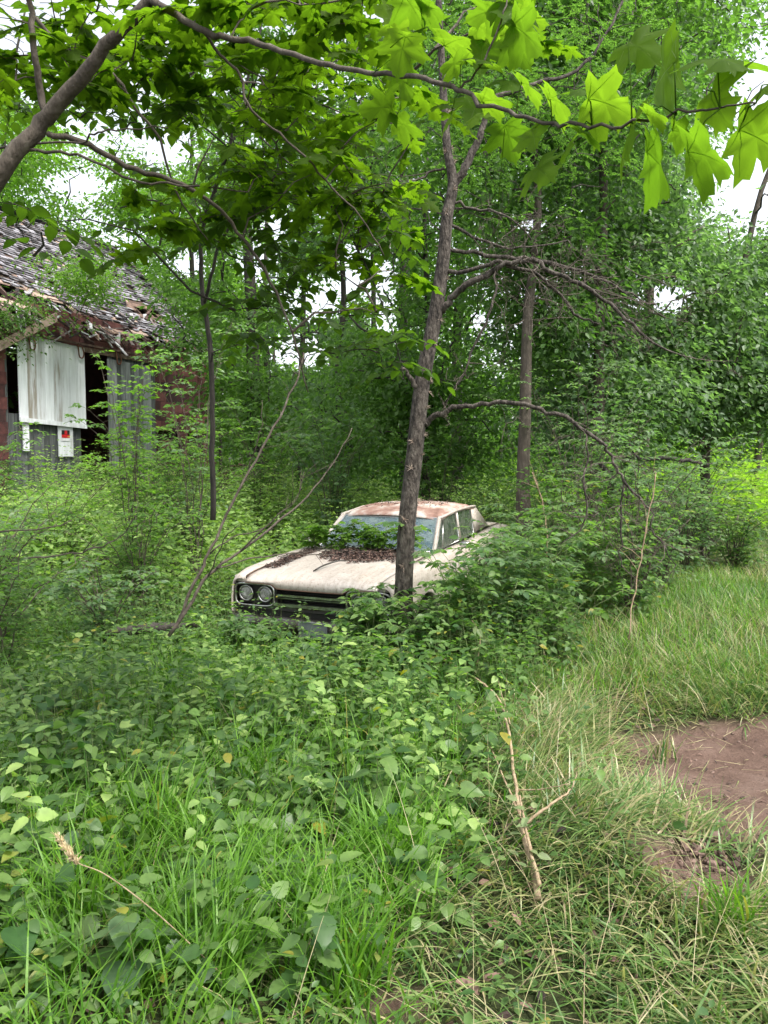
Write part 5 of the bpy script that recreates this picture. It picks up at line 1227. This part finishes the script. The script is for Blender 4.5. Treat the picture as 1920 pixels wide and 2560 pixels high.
pl_ = [('tall weed with big toothed leaves right of the clearing centre', 940, 2060, .36, 5, .13, SER, 'weed'), ('weed with fresh pale leaves on top, just right of the toothed weed', 1000, 1960, .34, 5, .085, HRT, 'weedlight'),
 ('broad dark heart-leaved plant at the lower left corner', 60, 2480, .22, 3, .13, HRT, 'weed'), ('heart-leaved plant beside the straw seed head', 330, 2480, .26, 3, .12, HRT, 'cool'), ('heart-leaved plant in the left foreground under the tall tussock', 420, 2350, .2, 3, .1, HRT, 'weed'),
 ('upright sprig with oval leaves at the left edge', 50, 2150, .34, 5, .09, OVN, 'weed'), ('oval-leaved plant at the left, above the dark heart-leaved one', 190, 2180, .3, 5, .09, OVN, 'cool'), ('upright blue-green sprig left of centre', 545, 2080, .42, 5, .075, OVN, 'cool'),
 ('oval-leaved weed at left between log and tussock', 110, 1960, .36, 6, .075, OVN, 'weed'), ('toothed weed in the middle of the left foreground', 640, 2160, .24, 4, .1, SER, 'weed'), ('small heart-leaved seedling near the bottom centre', 1130, 2330, .12, 2, .07, HRT, 'weed'),
 ('small heart-leaved seedling at the bottom, left of centre', 560, 2540, .12, 2, .08, HRT, 'weed'), ('lobed creeping weed below the toothed weed', 700, 2330, .14, 3, .09, MAP, 'cool'), ('small lobed weed left of the cut sapling', 1080, 2160, .15, 3, .07, HRT, 'weed'),
 ('leafy weed standing in front of the car bumper', 690, 1720, .3, 4, .08, OVN, 'cool'), ('leafy weed in front of the right headlamps', 900, 1790, .4, 5, .085, OVN, 'weed'), ('maple seedling in the grass left of centre', 330, 1940, .26, 3, .11, MAP, 'weed'),
 ('maple seedling in the grass near the left edge', 30, 1790, .3, 3, .11, MAP, 'cool'), ('tall leafy weed at the path side of the car', 1290, 1760, .4, 6, .07, OVN, 'weed'), ('leafy weed right of the wilted sapling tips', 1420, 1700, .36, 6, .065, OVN, 'cool')]
for p_ in pl_: plant(*p_)
# straw-coloured seed head
def seedhead():
    c = hit(560, 2520); pts = [c, W(470, 2330, 2.35), W(400, 2240, 2.3), W(290, 2080+60, 2.2), W(235, 2010+120, 2.18)]
    pts = [W(700, 2560, 2.25), W(560, 2440, 2.3), W(400, 2290, 2.3), W(270, 2190, 2.3), W(200, 2160, 2.3), W(180, 2140, 2.3), W(140, 2085, 2.3)]
    pts[0] = hit(640, 2500)
    root = empty('seed_head', pts[0]); tag(root, 'straw-coloured bristly grass seed head on a dry leaning stalk at lower left', 'seed head'); st, hd = MB(), MB(); O = pts[0]
    P, r = smoothpath([p-O for p in pts], [.0021, .002, .0018, .0016, .0015, .0012, .001], 6); tube(st, P, r, 5); st.build('stalk', M['palewood'], root)
    for k in range(150):
        t = random.random(); i = len(P)-1-t*11; a = P[int(i)]; ax = unit(P[-1]-P[-8]); d = unit(ax+rng.normal(0, .45, 3))
        leaves(hd, LNM, [a+rng.normal(0, .003, 3)], [d], [rng.normal(0, 1, 3)], [random.uniform(.012, .02)]); tube(hd, [a, a+d*random.uniform(.02, .035)], [.0006, .0002], 3, cap=False)
    hd.build('bristles', M['strawpale'], root)
M['strawpale'] = leafmat('dry_seed', (.45, .36, .2), (.7, .6, .42), trans=.3, tcol=(1, 1, .9))
seedhead()
# dug soil clods by the bank
def clods():
    mb = MB()
    for k in range(800):
        if k < 380: c = hit(random.gauss(1745, 55), random.gauss(2150, 55))
        else: c = hit(random.uniform(1600, 1990), random.uniform(1800, 2090), -.01)
        if k >= 380 and float(bare(c[0], c[1])) < .5: continue
        r_ = abs(random.gauss(0, .007))+.003 if k < 380 else abs(random.gauss(0, .005))+.002
        V = []; n = 6
        for i, ph in enumerate((-.9, -.3, .4, 1.1)):
            for j in range(n): rr = r_*random.uniform(.7, 1.3); V.append(c+np.array([rr*cos(ph)*cos(j*2*pi/n+i), rr*cos(ph)*sin(j*2*pi/n+i), rr*sin(ph)*.8+r_*.5]))
        Q = [(i*n+j, i*n+(j+1) % n, (i+1)*n+(j+1) % n, (i+1)*n+j) for i in range(3) for j in range(n)]; mb.add(V, [(3*n, 3*n+j, 3*n+j+1) for j in range(1, n-1)], Q, random.random())
    tag(mb.build('soil_clods', M['clod']), 'crumbled dark soil clods by the dug bank', 'soil', kind='stuff')
clods()
print('tris', sum(len(o.data.polygons) for o in bpy.data.objects if o.type == 'MESH'))
